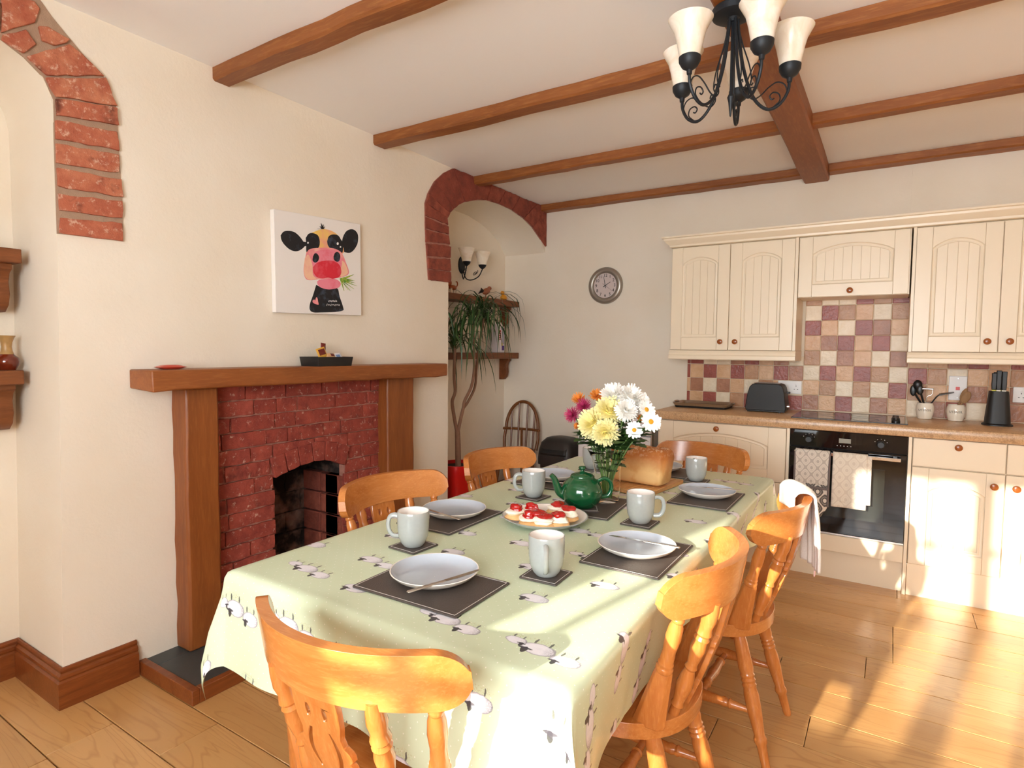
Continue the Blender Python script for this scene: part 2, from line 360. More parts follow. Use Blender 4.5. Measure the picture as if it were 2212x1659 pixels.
# ------------------------------------------------------------------ room shell
fl = obj('floor', G().box(-.45, REARY, -.06, RIGHTX, BACKY, -.012), M_GAP, kind='structure')
def planks():
    PW = .2022; y0 = .741-PW*10; rnd = random.Random(3); k = 0
    while y0+k*PW < BACKY:
        a = max(y0+k*PW, REARY); b = min(y0+(k+1)*PW, BACKY)
        if b-a > .02:
            off = {3.167: 2.577, 2.965: 2.577, 2.763: 2.479, .741: .26}.get(round(y0+k*PW, 3), rnd.uniform(0, 1.2))
            x = off-1.28*4
            while x < RIGHTX:
                xa = max(x, -.44); xb = min(x+1.28, RIGHTX)
                if xb-xa > .03:
                    obj('plank', G().box(xa+.0012, a+.0021, -.012, xb-.0012, b-.0021, 0), M_PLANK, fl, bev=.0012, seg=1)
                x += 1.28
        k += 1
planks()
obj('ceiling', G().box(-.45, REARY, CEIL, RIGHTX, BACKY+.1, CEIL+.06), M_CEIL, kind='structure')
AD = -.41
def c1(pts, k=2.9625, ox=0, oy=0): return [tuple(P(ox+a/k, oy+b/k, 'x', 0))[1:] for a, b in pts]
IN1 = [(.92, 2.16), (.902, 2.235), (.852, 2.312), (.778, 2.352), (.65, 2.395), (.45, 2.42), (.285, 2.426)]
IN1 = [tuple(p)[:2] for p in spline([(a, b, 0) for a, b in IN1], 4)]
arch1 = [(.57-a, b) for a, b in IN1][:-1]+IN1[::-1]
arch1 = [(-.35, 0), (-.35, 1.73)]+arch1+[(.92, 1.73), (.905, .9), (.888, 0)]
I2 = c1([(305,550),(300,500),(318,465),(345,430),(385,400),(430,378),(520,362),(600,362),(690,390),(790,435),(880,500),(950,570),(1012,660)], 3.53, 880, 330)
arch2 = [(3.13, 0), (3.13, 1.85)]+I2+[(4.44, I2[-1][1]-.10)]
outline = [(REARY, 0)]+arch1+[(1.66, 0), (1.66, .80), (2.28, .80), (2.28, 0)]+arch2+[(BACKY, CEIL), (REARY, CEIL)]
g = G(); tris = tessellate_polygon([[Vector((a, b, 0)) for a, b in outline]])
g.add([(0, a, b) for a, b in outline], [tuple(t) for t in tris])
def reveal(g, pts, d, skip=0):
    n_ = len(pts); g.add([(0, a, b) for a, b in pts]+[(d, a, b) for a, b in pts], [(i, i+1, i+1+n_, i+n_) for i in range(n_-1-skip)])
    g.add([(d, a, b) for a, b in pts], [tuple(t) for t in tessellate_polygon([[Vector((a, b, 0)) for a, b in pts]])])
reveal(g, arch1, AD); reveal(g, arch2+[(4.44, 0)], AD, 1)
obj('wall_left', g, M_WALL, kind='structure', closed=False, ang=30)
wb = obj('wall_back', G().box(-.5, BACKY, 0, RIGHTX, BACKY+.1, CEIL), M_WALL, kind='structure')
obj('trim_1', G().box(2.585, BACKY-.012, 2.1, 2.60, BACKY, CEIL-.06), M_WALL, kind='structure')
x0, x1, z0, z1 = WIN1
g = G(); g.box(-.5, REARY-.25, 0, x0, REARY, CEIL); g.box(x1, REARY-.25, 0, RIGHTX, REARY, CEIL); g.box(x0, REARY-.25, 0, x1, REARY, z0); g.box(x0, REARY-.25, z1, x1, REARY, CEIL)
obj('wall_rear', g, M_WALL, kind='structure')
g = G().box(RIGHTX, REARY-.25, 0, RIGHTX+.25, BACKY+.1, CEIL)
obj('wall_right', g, M_WALL, kind='structure')
def window(name, ax, span, zz, pos, bars, hb):
    a, b = span; c, d = zz; g = G()
    def bx(s0, s1, t0, t1):
        if ax == 'x': g.box(s0, pos-.03, t0, s1, pos+.03, t1)
        else: g.box(pos-.03, s0, t0, pos+.03, s1, t1)
    bx(a, a+.05, c, d); bx(b-.05, b, c, d); bx(a, b, c, c+.05); bx(a, b, d-.05, d)
    for p, wd in bars: bx(p-wd/2, p+wd/2, c, d)
    for h in hb: bx(a, b, h-.013, h+.013)
    obj(name, g, M_WHITE, kind='structure')
window('window_1', 'x', WIN1[:2], WIN1[2:], REARY-.12, [(1.485, .022), (1.70, .022), (1.925, .10), (2.17, .022), (2.40, .022), (2.62, .10), (2.86, .022), (3.08, .022)], [1.33, 1.72])
# skirting boards: moulded section swept along the wall
def skirt(name, path, kind='structure'):
    """path of (x,y) points, section grows to the left of travel"""
    sec = [(0, 0), (.022, 0), (.022, .098), (.014, .104), (.018, .112), (.017, .122), (.008, .128), (.010, .138), (.006, .147), (0, .148)]
    rings = []; m_ = len(path)
    for i, p in enumerate(path):
        p = Vector(p); nrm = []
        if i > 0: d = (p-Vector(path[i-1])).normalized(); nrm.append(Vector((-d.y, d.x)))
        if i < m_-1: d = (Vector(path[i+1])-p).normalized(); nrm.append(Vector((-d.y, d.x)))
        q = sum(nrm, Vector((0, 0))); q = q.normalized(); s_ = 1/max(q.dot(nrm[0]), .3)
        rings.append([(p.x+q.x*a*s_, p.y+q.y*a*s_, b) for a, b in sec])
    return obj(name, G().loft(rings), M_SKIRT, kind=kind, ang=20)
skirt('baseboard_left', [(0, 1.14), (0, .888), (AD, .888), (AD, -.35)])
skirt('baseboard_alcove', [(-.36, BACKY), (AD, BACKY), (AD, 3.13), (0, 3.13), (0, 2.66)])
skirt('baseboard_back', [(.60, BACKY), (-.36, BACKY)])
# ------------------------------------------------------------------ ceiling beams
def beam(x0, x1, y0, y1, z0, mt, label, name='ceiling_beam'):
    g = G(); along_x = (x1-x0) > (y1-y0); n_ = 14; rings = []; rnd = random.Random(round(x0*91+y0*37))
    for i in range(n_+1):
        t = i/n_; j = lambda s=.004: rnd.uniform(-s, s); ch = .009
        if along_x:
            x = lerp(x0, x1, t); a = y0+j(); b = y1+j(); z = z0+j(.003)
            rings.append([(x, a, CEIL-.001), (x, a, z+ch), (x, a+ch, z), (x, b-ch, z), (x, b, z+ch), (x, b, CEIL-.001)])
        else:
            y = lerp(y0, y1, t); a = x0+j(); b = x1+j(); z = z0+j(.003)
            rings.append([(a, y, CEIL-.001), (a, y, z+ch), (a+ch, y, z), (b-ch, y, z), (b, y, z+ch), (b, y, CEIL-.001)])
    return obj(name, g.loft(rings), mt, label=label, cat='beam', ang=25)
MBX = (1.985, 2.135)
beam(MBX[0], MBX[1], REARY, BACKY, 2.452, M_BEAM_Y, 'thick main oak ceiling beam carrying the chandelier, crossing the others')
bd = [(.56, .645, 'over the near end of the table'), (1.505, 1.592, 'between the mantelpiece and the chandelier'), (2.455, 2.552, 'just behind the chandelier'), (3.39, 3.47, 'ending on the brick arch of the plant alcove'), (4.335, BACKY, 'lying against the back wall')]
for a, b, s_ in bd:
    z = 2.480 if a < 4 else 2.487
    beam(0, MBX[0], a, b, z, M_BEAM_X, 'slim oak cross beam '+s_+', on the fireplace side')
    beam(MBX[1], RIGHTX, a, b, z, M_BEAM_X, 'slim oak cross beam '+s_+', on the cooker side')
# ------------------------------------------------------------------ brick arches
def shrink(pts, d):
    cx_ = sum(p[0] for p in pts)/len(pts); cy_ = sum(p[1] for p in pts)/len(pts)
    return [(a-(a-cx_)/max(math.hypot(a-cx_, b-cy_), 1e-6)*d, b-(b-cy_)/max(math.hypot(a-cx_, b-cy_), 1e-6)*d) for a, b in pts]
def rough_poly(pts, rnd, amp=.003, step=.03):
    out = []
    for (a, b), (c, d) in zip(pts, pts[1:]+pts[:1]):
        k = max(1, int(math.hypot(c-a, d-b)/step))
        for i in range(k):
            t = i/k; out.append((lerp(a, c, t)+rnd.uniform(-amp, amp), lerp(b, d, t)+rnd.uniform(-amp, amp)))
    return out
rnd = random.Random(5)
def clampz(pts): return [(a, min(b, CEIL-.004)) for a, b in pts]
band1 = c1([(365,1495),(355,1200),(345,890),(340,640),(275,495),(150,365),(0,250),(-300,120),(-300,-260),(0,-120),(240,-20),(330,110),(450,255),(520,340),(660,490),(740,680),(752,840),(760,980),(770,1150),(780,1290),(785,1545)])
ba = obj('brick_arch', G().prism(clampz(band1), 'x', -.004, .004), M_MORTAR, label='orange brick arch band over the alcove holding the brown vase', cat='arch')
B1 = [[(370,1388),(778,1432),(785,1545),(365,1495)], [(362,1243),(780,1290),(780,1400),(368,1350)], [(352,1078),(773,1152),(782,1265),(358,1195)], [(350,922),(750,992),(760,1110),(352,1045)], [(345,768),(745,848),(757,968),(347,888)],
      [(342,633),(742,692),(755,808),(347,742)], [(278,500),(668,503),(742,684),(347,622)], [(155,367),(340,312),(435,290),(520,345),(660,490),(285,488)], [(228,168),(300,172),(445,262),(428,285),(340,303),(255,268)], [(0,222),(165,188),(232,290),(148,352),(0,258)],
      [(0,2),(205,2),(248,62),(222,150),(0,214)], [(-140,10),(-12,10),(-12,200),(-140,150)], [(-290,-60),(-150,-10),(-150,140),(-290,100)], [(0,-110),(200,-30),(200,-6),(0,-6)]]
obj('mortar_band', G().prism([(-.12, 2.40), (.04, 2.424), (.285, 2.43), (.53, 2.424), (.69, 2.40), (.69, CEIL-.004), (-.12, CEIL-.004)], 'x', -.004, .0035).prism([(.57-a, b) for a, b in clampz(band1)], 'x', -.004, .0035), M_MORTAR, ba)
for k in range(5):
    a, b = -.118+k*.161, -.118+(k+1)*.161; zi = lambda y_: interp(abs(y_-.285), [(0, 2.43), (.17, 2.424), (.30, 2.41), (.42, 2.395)])
    obj('brick', G().prism(rough_poly([(a+.004, zi(a)), (b-.004, zi(b)), (b-.004, CEIL-.006), (a+.004, CEIL-.006)], rnd), 'x', .001, .013), M_BRICK_ARCH, ba, bev=.002, seg=1)
for q in B1: obj('brick', G().prism([(.57-a, b) for a, b in rough_poly(clampz(shrink(c1(q), .002)), rnd)], 'x', .001, .013), M_BRICK_ARCH, ba, bev=.002, seg=1)
for q in B1: obj('brick', G().prism(rough_poly(clampz(shrink(c1(q), .002)), rnd), 'x', .001, .012+rnd.uniform(0, .005)), M_BRICK_ARCH, ba, bev=.002, seg=1)
O2 = c1([(130,480),(128,385),(150,310),(200,220),(270,155),(340,118),(480,165),(630,240),(740,285),(850,335),(960,375),(1015,435),(1015,520)], 3.53, 880, 330)
O2[-2] = (BACKY-.003, CEIL); O2[-1] = (BACKY-.003, CEIL-.12); O2[-3] = (4.28, CEIL)
I2b = I2[:-1]+[(BACKY-.003, I2[-1][1]-.05)]
lowq = [[(150,892),(325,912),(325,990),(155,970)], [(146,802),(320,813),(325,903),(149,885)], [(136,692),(322,713),(322,802),(141,785)], [(130,588),(310,633),(318,698),(133,680)], [(130,492),(305,563),(310,623),(130,576)]]
band2 = c1([(155,970),(140,750),(130,560)], 3.53, 880, 330)+O2+I2b[::-1]+c1([(310,620),(322,760),(325,990)], 3.53, 880, 330)
ba2 = obj('brick_arch', G().prism(clampz(band2), 'x', -.004, .004), M_MORTAR_RED, label='dark red brick arch over the alcove with the tall plant', cat='arch')
for q in lowq: obj('brick', G().prism(rough_poly(clampz(shrink(c1(q, 3.53, 880, 330), .003)), rnd), 'x', .001, .012+rnd.uniform(0, .006)), M_BRICK_DARK, ba2, bev=.002, seg=1)
for i in range(12):
    q = clampz(shrink([O2[i], O2[i+1], I2b[i+1], I2b[i]], .004)); obj('brick', G().prism(rough_poly(q, rnd), 'x', .001, .012+rnd.uniform(0, .006)), M_BRICK_DARK, ba2, bev=.002, seg=1)
# ------------------------------------------------------------------ fireplace
XF = .03
ya, yb = 1.43, 2.47
inner = [(1.766,.694),(1.84,.716),(1.908,.733),(1.99,.741),(2.058,.737),(2.132,.716),(2.195,.687)]
outer = [(1.735,.800),(1.815,.818),(1.893,.836),(1.977,.845),(2.062,.844),(2.149,.826),(2.232,.793)]
wc = obj('wall_chimney', G().prism([(ya, .05), (1.755, .05)]+[(a+(-.011 if k < 3 else .011 if k > 3 else 0), b+.011) for k, (a, b) in enumerate(inner)]+[(2.206, .05), (yb, .05), (yb, 1.165), (ya, 1.165)], 'x', -.02, .021), M_MORTAR_RED, kind='structure')
for i in range(6):
    q = shrink([outer[i], outer[i+1], inner[i+1], inner[i]], .004)
    obj('brick', G().prism(rough_poly(q, rnd, .0025), 'x', .0, XF+.008+rnd.uniform(0, .004)), M_BRICK, wc, bev=.003, seg=1)
def yl(z): return interp(z, [(.05, 1.766), (.694, 1.766), (.695, 1.766), (.80, 1.735), (.801, 1.735), (.8375, 1.90), (.846, 2.0)])
def yr(z): return interp(z, [(.05, 2.195), (.687, 2.195), (.793, 2.232), (.8265, 2.145), (.846, 2.0)])
RH = .0735; r_ = 0; z = 1.160
while z-RH > .04:
    zt = z-.0035; zb = z-RH+.0035; zm = (zt+zb)/2
    spans = [(ya, yb)] if zb > .84 else [(ya, None), (None, yb)]
    for a, b in spans:
        if a is not None and b is not None: lo, hi = a, b
        elif b is None: lo, hi = a, max(yl(zt), yl(zb)) if zt > .80 else min(yl(zt), yl(zb))
        else: lo, hi = (min(yr(zt), yr(zb)) if zt > .79 else max(yr(zt), yr(zb))), b
        y = lo-(.12 if r_ % 2 else .0)-rnd.uniform(0, .03)
        while y < hi-.02:
            L = rnd.choice((.225, .235, .215, .225, .12))
            s0, s1 = max(y, lo), min(y+L, hi)
            if hi-s1 < .045: s1 = hi
            if s1-s0 > .02:
                q = [(s0+.003, zb), (s1-.003, zb), (s1-.003, zt), (s0+.003, zt)]
                obj('brick', G().prism(rough_poly(q, rnd, .0025), 'x', .012, XF+rnd.uniform(-.003, .006)), M_BRICK, wc, bev=.003, seg=1)
            y = s1 if s1 == hi else y+L
            if s1 == hi: break
    z -= RH; r_ += 1
# firebox
fb = obj('wall_firebox', G().box(-.36, 1.66, 0, -.34, 2.28, .80).box(-.34, 1.66, 0, -.02, 1.70, .8).box(-.34, 2.24, 0, -.02, 2.28, .8).box(-.34, 1.7, .76, -.02, 2.24, .8), M_SOOT, kind='structure')
for k in range(6):
    zz = .06+k*.115; y = 1.70-(.09 if k % 2 else 0)
    while y < 2.24:
        a, b = max(y, 1.70), min(y+.19, 2.24)
        if b-a > .02: obj('brick', G().prism(rough_poly([(a+.004, zz), (b-.004, zz), (b-.004, zz+.107), (a+.004, zz+.107)], rnd, .004), 'x', -.345, -.325+rnd.uniform(0, .012)), M_SOOT, fb, bev=.004, seg=1)
        y += .19
    for x in (-.32, -.17, -.13):
        if zz < .6:
            for sy, t in ((2.197, 2.245), (1.695, 1.764)): obj('brick', G().box(x+.004, sy, zz, x+.146, t, zz+.107), M_BRICK_DARK if sy > 2 and zz > .1 else M_SOOT, fb, bev=.004, seg=1)
# hearth
h = thing('hearth', 'low slate tiled hearth with stained wood edging before the fireplace', 'hearth', (.2, 1.9, 0))
hy0, hy1, hx1 = 1.145, 2.74, .398
obj('edging', G().box(.0, hy0, 0, hx1, hy0+.03, .058).box(hx1-.03, hy0+.03, 0, hx1, hy1-.03, .058).box(.0, hy1-.03, 0, hx1, hy1, .058), M_SKIRT, h, bev=.003)
obj('grout_bed', G().box(-.02, hy0+.03, 0, hx1-.03, hy1-.03, .046), M_GROUT, h)
for xa, xb in ((.0, .085), (.088, hx1-.031)):
    y = hy0+.031
    while y < hy1-.05:
        b = min(y+.275, hy1-.031); obj('slate_tile', G().box(xa, y+.0015, .044, xb, b-.0015, .052), M_SLATE, h, bev=.001, seg=1); y += .275
s = thing('fireplace_surround', 'rustic oak fireplace surround with beam mantel and two posts', 'fireplace', (.07, 2.0, .052))
def rough_box(x0, y0, z0, x1, y1, z1, ax, n_=10, amp=.006, seed=1):
    rn = random.Random(seed); rings = []
    for i in range(n_+1):
        t = i/n_; j = lambda: rn.uniform(-amp, amp)
        if ax == 'y': y = lerp(y0, y1, t); rings.append([(x0, y, z0+j()), (x1+j(), y, z0+j()), (x1+j(), y, z1), (x0, y, z1)])
        else: z = lerp(z0, z1, t); rings.append([(x0, y0+j(), z), (x1+j()*.5, y0+j(), z), (x1+j()*.5, y1+j()*.6, z), (x0, y1, z)])
    return G().loft(rings)
obj('mantel_shelf', rough_box(.0, 1.142, 1.158, .175, 2.91, 1.238, 'y', 16, .005, 2), M_OAK_Y, s, bev=.006)
obj('post', rough_box(-.0, 1.30, .0525, .105, 1.445, 1.160, 'z', 12, .0035, 3), M_OAK_Z, s, bev=.01)
obj('post', rough_box(-.0, 2.455, .0525, .105, 2.675, 1.160, 'z', 12, .0035, 4), M_OAK_Z, s, bev=.01)
# ------------------------------------------------------------------ kitchen units
YF = 3.86          # base door fronts
YU = 4.12          # wall cabinet door fronts
WT = .934          # worktop top
def knob(parent, x, yf, z, r=.0175):
    g = G().turn((x, yf, z), (x, yf-.026, z), [(0, r*.75), (.25, r*.5), (.45, r*.6), (.6, r), (.85, r*.98), (.97, r*.7), (1, r*.2)], 20)
    return obj('knob', g, M_KNOB, parent)
def arch_pts(xa, xb, zs, rise, n_=14, rev=False):
    pts = [(lerp(xa, xb, i/n_), zs+rise*math.sin(PI*i/n_)**.75) for i in range(n_+1)]
    return pts[::-1] if rev else pts
def door(parent, x0, x1, z0, z1, yf, kn=None, name='door', st=.075, rb=.085, rt=.07, rise=.05, nb=4, th=.02):
    """framed door with an arched, grooved panel"""
    xa, xb, za, zs = x0+st, x1-st, z0+rb, z1-rt-rise; e = .0006
    g = G()
    g.box(x0, yf, z0, xa-e, yf+th, z1); g.box(xb+e, yf, z0, x1, yf+th, z1); g.box(xa, yf, z0, xb, yf+th, za)
    g.prism([(xa, z1), (xa, zs)]+arch_pts(xa, xb, zs, rise)[1:-1]+[(xb, zs), (xb, z1)], 'y', yf, yf+th)
    d = obj(name, g, M_CREAM, parent, bev=.0015, seg=1)
    loop = [(xa, za), (xb, za)]+arch_pts(xa, xb, zs, rise, rev=True)
    def inset(k): return [(xa+k, za+k), (xb-k, za+k)]+[(min(max(a, xa+k), xb-k), b-k) for a, b in arch_pts(xa, xb, zs, rise, rev=True)]
    prof = [(0, 0), (.004, .005), (.010, .0065), (.014, .004), (.020, .0045), (.022, .008)]
    obj('moulding', G().loft([[(a, yf+dy, b) for a, b in inset(k)] for k, dy in prof], caps=False), M_CREAM, d, ang=60, closed=False)
    ki = .022; xi0, xi1 = xa+ki, xb-ki; wb_ = (xi1-xi0)/nb
    for i in range(nb):
        a, b = xi0+i*wb_+.0009, xi0+(i+1)*wb_-.0009
        top = [(t, zs+rise*math.sin(PI*max(0, min(1, (t-xa)/(xb-xa))))**.75-ki) for t in [lerp(b, a, q/5) for q in range(6)]]
        obj('board', G().prism([(a, za+ki), (b, za+ki)]+top, 'y', yf+.006, yf+.014), M_CREAM, d, bev=.0008, seg=1)
    obj('panel_back', G().box(xa, yf+.0105, za, xb, yf+th-.001, z1-.03), M_CREAM_IN, d)
    if kn: knob(d, kn[0], yf, kn[1])
    return d
def drawer(parent, x0, x1, z0, z1, yf, kn):
    d = obj('drawer', G().box(x0, yf, z0, x1, yf+.02, z1), M_CREAM, parent, bev=.003); knob(d, kn[0], yf, kn[1]); return d
# base units
b = thing('base_cabinet', 'cream base unit with wide arched pan drawers, left of the oven', 'cabinet', (1.61, 4.1, 0))
obj('carcass', G().box(1.212, YF+.022, .15, 2.008, BACKY-.005, .876), M_CREAM_IN, b)
obj('plinth', G().box(1.212, YF+.05, 0, 2.008, YF+.066, .15), M_CREAM, b)
door(b, 1.222, 2.006, .54, .870, YF, (1.60, .838), 'drawer', st=.10, rb=.07, rt=.062, rise=.055, nb=7)
door(b, 1.222, 2.006, .19, .535, YF, (1.60, .50), 'drawer', st=.10, rb=.07, rt=.062, rise=.055, nb=7)
oc = thing('oven_housing', 'cream oven housing with narrow side posts and lower filler panel', 'cabinet', (2.32, 4.1, 0))
for a in (2.010, 2.617): obj('side_post', G().box(a, YF-.004, 0, a+.017, BACKY-.005, .876), M_CREAM, oc, bev=.002)
obj('filler_panel', G().box(2.028, YF, .172, 2.616, YF+.02, .270), M_CREAM, oc, bev=.004)
obj('plinth', G().box(2.028, YF+.045, 0, 2.616, YF+.06, .20), M_CREAM, oc)
obj('shelf', G().box(2.028, YF+.022, .24, 2.616, BACKY-.01, .268), M_CREAM_IN, oc)
def base_pair(x0, label):
    b = thing('base_cabinet', label, 'cabinet', (x0+.4, 4.1, 0)); xm = x0+.396; x1 = x0+.792
    obj('carcass', G().box(x0, YF+.022, .15, x1, BACKY-.005, .876), M_CREAM_IN, b)
    obj('plinth', G().box(x0, YF+.012, 0, x1, YF+.028, .176), M_CREAM, b)
    drawer(b, x0+.002, xm-.002, .720, .872, YF, ((x0+xm)/2, .838)); drawer(b, xm+.002, x1-.002, .720, .872, YF, ((xm+x1)/2, .838))
    door(b, x0+.002, xm-.002, .18, .714, YF, (xm-.045, .652), st=.075, rb=.09, rt=.085, rise=.04, nb=4)
    door(b, xm+.002, x1-.002, .18, .714, YF, (xm+.043, .652), st=.075, rb=.09, rt=.085, rise=.04, nb=4)
base_pair(2.637, 'sunlit cream base unit with two drawers over two doors, right of the oven')
g = G(); sec = [(YF-.028+.012, WT), (YF-.028+.004, WT-.004), (YF-.028, WT-.014), (YF-.028, WT-.044), (YF-.028+.004, WT-.054), (YF-.028+.012, WT-.057), (BACKY-.002, WT-.057), (BACKY-.002, WT)]
g.loft([[(x, a, c) for a, c in sec] for x in (1.203, RIGHTX-.002)])
obj('worktop', g, M_TOP, label='speckled beige laminate worktop running along the back wall', cat='worktop', ang=30)
# oven
ov = thing('oven', 'built-in black glass electric oven with chrome bar handle', 'oven', (2.32, 4.05, .27))
obj('oven_body', G().box(2.03, YF+.02, .272, 2.614, 4.35, .872), M_BLKMATT, ov)
cp = obj('control_panel', G().box(2.029, YF-.006, .776, 2.615, YF+.018, .874), M_BLKGLASS, ov, bev=.002)
obj('display', G().box(2.285, YF-.0072, .812, 2.345, YF-.006, .838), plain('display_grey', '#8f8c7e', .3), cp)
for x in (2.13, 2.49):
    obj('dial', G().turn((x, YF-.006, .82), (x, YF-.028, .82), [(0, .020), (.4, .019), (.5, .016), (1, .0155)], 24), M_BLK, cp)
    for k in range(5):
        a = PI*(.15+.175*k); obj('dial_mark', G().box(x+.032*math.cos(a)-.0015, YF-.0066, .82+.032*math.sin(a)-.0015, x+.032*math.cos(a)+.0015, YF-.006, .82+.032*math.sin(a)+.0015), M_WHITE, cp)
for k in range(5): obj('touch_mark', G().box(2.275+k*.017, YF-.0066, .794, 2.280+k*.017, YF-.006, .797), M_WHITE, cp)
dr = obj('door', G().box(2.029, YF-.008, .285, 2.615, YF+.018, .772), M_BLKGLASS, ov, bev=.002)
obj('door_window', G().box(2.13, YF-.0086, .38, 2.515, YF-.008, .68), M_OVENWIN, dr)
obj('door_trim', G().box(2.029, YF-.010, .275, 2.615, YF+.018, .284), M_STEEL, dr)
HZ, HY = .748, YF-.045
obj('handle', G().box(2.06, HY-.006, HZ-.009, 2.585, HY+.006, HZ+.009).box(2.075, HY, HZ-.009, 2.095, YF-.006, HZ+.009).box(2.55, HY, HZ-.009, 2.57, YF-.006, HZ+.009), M_CHROME, dr, bev=.002)
# hob
hb = thing('hob', 'black ceramic glass hob set into the worktop above the oven', 'hob', (2.315, 4.15, WT))
obj('glass_plate', G().box(2.022, 3.905, WT, 2.612, 4.40, WT+.006), M_BLKGLASS, hb, bev=.002)
for (x, y, r) in ((2.16, 4.02, .09), (2.16, 4.27, .075), (2.40, 4.02, .075), (2.40, 4.27, .09)):
    ring = [(x+r*math.cos(2*PI*i/40), y+r*math.sin(2*PI*i/40), WT+.0062) for i in range(40)]
    obj('zone_ring', G().tube(ring, .0008, 4, close=True), plain('zone_print', '#55524f', .4), hb)
for k in range(4): obj('dial', G().lathe([(.021, 0), (.021, .010), (.017, .014), (.015, .026), (.004, .027)], (2.555, 3.95+k*.052, WT+.006), 20), M_BLK, hb)
# wall units
CORN = 2.048
def wall_unit(x0, x1, z0, label, doors, back=True):
    c = thing('wall_cabinet', label, 'cabinet', ((x0+x1)/2, 4.28, z0))
    obj('carcass', G().box(x0, YU+.021, z0, x1, BACKY-.003, CORN), M_CREAM, c, bev=.001, seg=1)
    for d in doors: d(c)
    return c
wl = wall_unit(1.2, 2.004, 1.338, 'cream double wall cupboard left of the cooker hood', [
    lambda c: door(c, 1.203, 1.592, 1.34, 2.042, YU, (1.545, 1.395)), lambda c: door(c, 1.596, 1.985, 1.34, 2.042, YU, (1.640, 1.395))])
obj('end_strip', G().box(1.987, YU+.004, 1.338, 2.004, YU+.021, CORN), M_CREAM, wl)
def pelmet(parent, x0, x1, ret=True):
    sec = [(YU-.006, 1.272), (YU-.012, 1.278), (YU-.012, 1.300), (YU-.004, 1.306), (YU-.006, 1.322), (YU+.002, 1.336), (YU+.018, 1.337), (YU+.018, 1.272)]
    g = G().loft([[(x, a, c) for a, c in sec] for x in (x0, x1)])
    for x in (x0, x1-.016): g.box(x, YU+.018, 1.274, x+.016, BACKY-.02, 1.337)
    obj('pelmet', g, M_CREAM, parent, ang=25)
pelmet(wl, 1.196, 2.008)
hd = wall_unit(2.006, 2.592, 1.672, 'cream cooker hood cupboard with a single lift-up arched door', [
    lambda c: door(c, 2.010, 2.585, 1.674, 2.042, YU+.004, (2.293, 1.705), st=.075, rb=.075, rt=.05, rise=.055, nb=8)])
wr = wall_unit(2.600, 3.392, 1.338, 'cream double wall cupboard above the utensil jars', [
    lambda c: door(c, 2.617, 3.000, 1.34, 2.042, YU, (2.955, 1.398)), lambda c: door(c, 3.004, 3.388, 1.34, 2.042, YU, (3.050, 1.398))])
obj('end_strip', G().box(2.600, YU+.004, 1.338, 2.615, YU+.021, CORN), M_CREAM, wr)
pelmet(wr, 2.596, 3.40)
sec = [(0, 0), (.012, .004), (.014, .016), (.030, .030), (.044, .046), (.046, .058), (.058, .062), (.058, .072), (0, .072)]
g = G(); xL = 1.198
rings = [[(xL-a, BACKY-.01, CORN+c) for a, c in sec], [(xL-a, YU-a, CORN+c) for a, c in sec], [(3.40, YU-a, CORN+c) for a, c in sec]]
g.loft(rings); g.box(xL, YU, CORN+.001, 3.40, BACKY-.005, CORN+.02)
obj('cornice', g, M_CREAM, label='cream moulded cornice running along the tops of the wall cupboards', cat='cornice', ang=25)
# wall tiles, colours read off the photograph
TS = .0998
tc_ = {}
cen = ['tccrtr', 'crtpct', 'rpcrbp', 'pbrprc', 'tcbpcb', 'crprtc', 'ptctcr', 'bprcbp']   # rows downwards, 6 columns from x = 2.022
CZ = [1.739, 1.640, 1.541, 1.442, 1.342, 1.242, 1.142, 1.042]
CZ = [1.738-i*.0995 for i in range(8)]
def tile(x, z, w_, h_, k):
    if h_ < .01 or w_ < .01: return
    obj('tile', G().box(x+.0015, BACKY-.011, z+.0015, x+w_-.0015, BACKY-.001, z+h_-.0015), TILE[k], wb, bev=.003, seg=2)
for i, row_ in enumerate(cen):
    z = 1.640-i*.0995
    for j, k in enumerate(row_): tile(2.022+j*.0978, z, .0978, .0995 if i else .04, k)
left = ['rrccbrpbc', 'rprprtprb', 'pbcbpctpc', 'rprctrcpr']       # rows under the left cupboard (z from 1.25 down)
LX = [1.238]+[1.262+i*.0955 for i in range(9)]
for i, row_ in enumerate(left):
    zt = 1.300 if i == 0 else 1.236-(i-1)*.1005; zb = 1.237 if i == 0 else zt-.1005
    for j in range(9):
        k = row_[j]; x = LX[j]; w_ = LX[j+1]-LX[j]
        if x+w_ > 2.024: w_ = 2.022-x
        tile(x, max(zb, WT), w_, zt-max(zb, WT), k)
right = ['ppbrprpt', 'rtcppttp', 'tppbpbcc', 'cbrcpbbt']
for i, row_ in enumerate(right):
    zt = 1.300 if i == 0 else 1.238-(i-1)*.1005; zb = 1.239 if i == 0 else zt-.1005
    for j, k in enumerate(row_): tile(2.611+j*.0985, max(zb, WT), .0985, zt-max(zb, WT), k)
obj('grout_panel', G().box(1.236, BACKY-.0075, WT, 2.022, BACKY, 1.30).box(2.022, BACKY-.0075, WT, 2.611, BACKY, 1.70).box(2.611, BACKY-.0075, WT, 3.40, BACKY, 1.30), M_GROUT, wb)
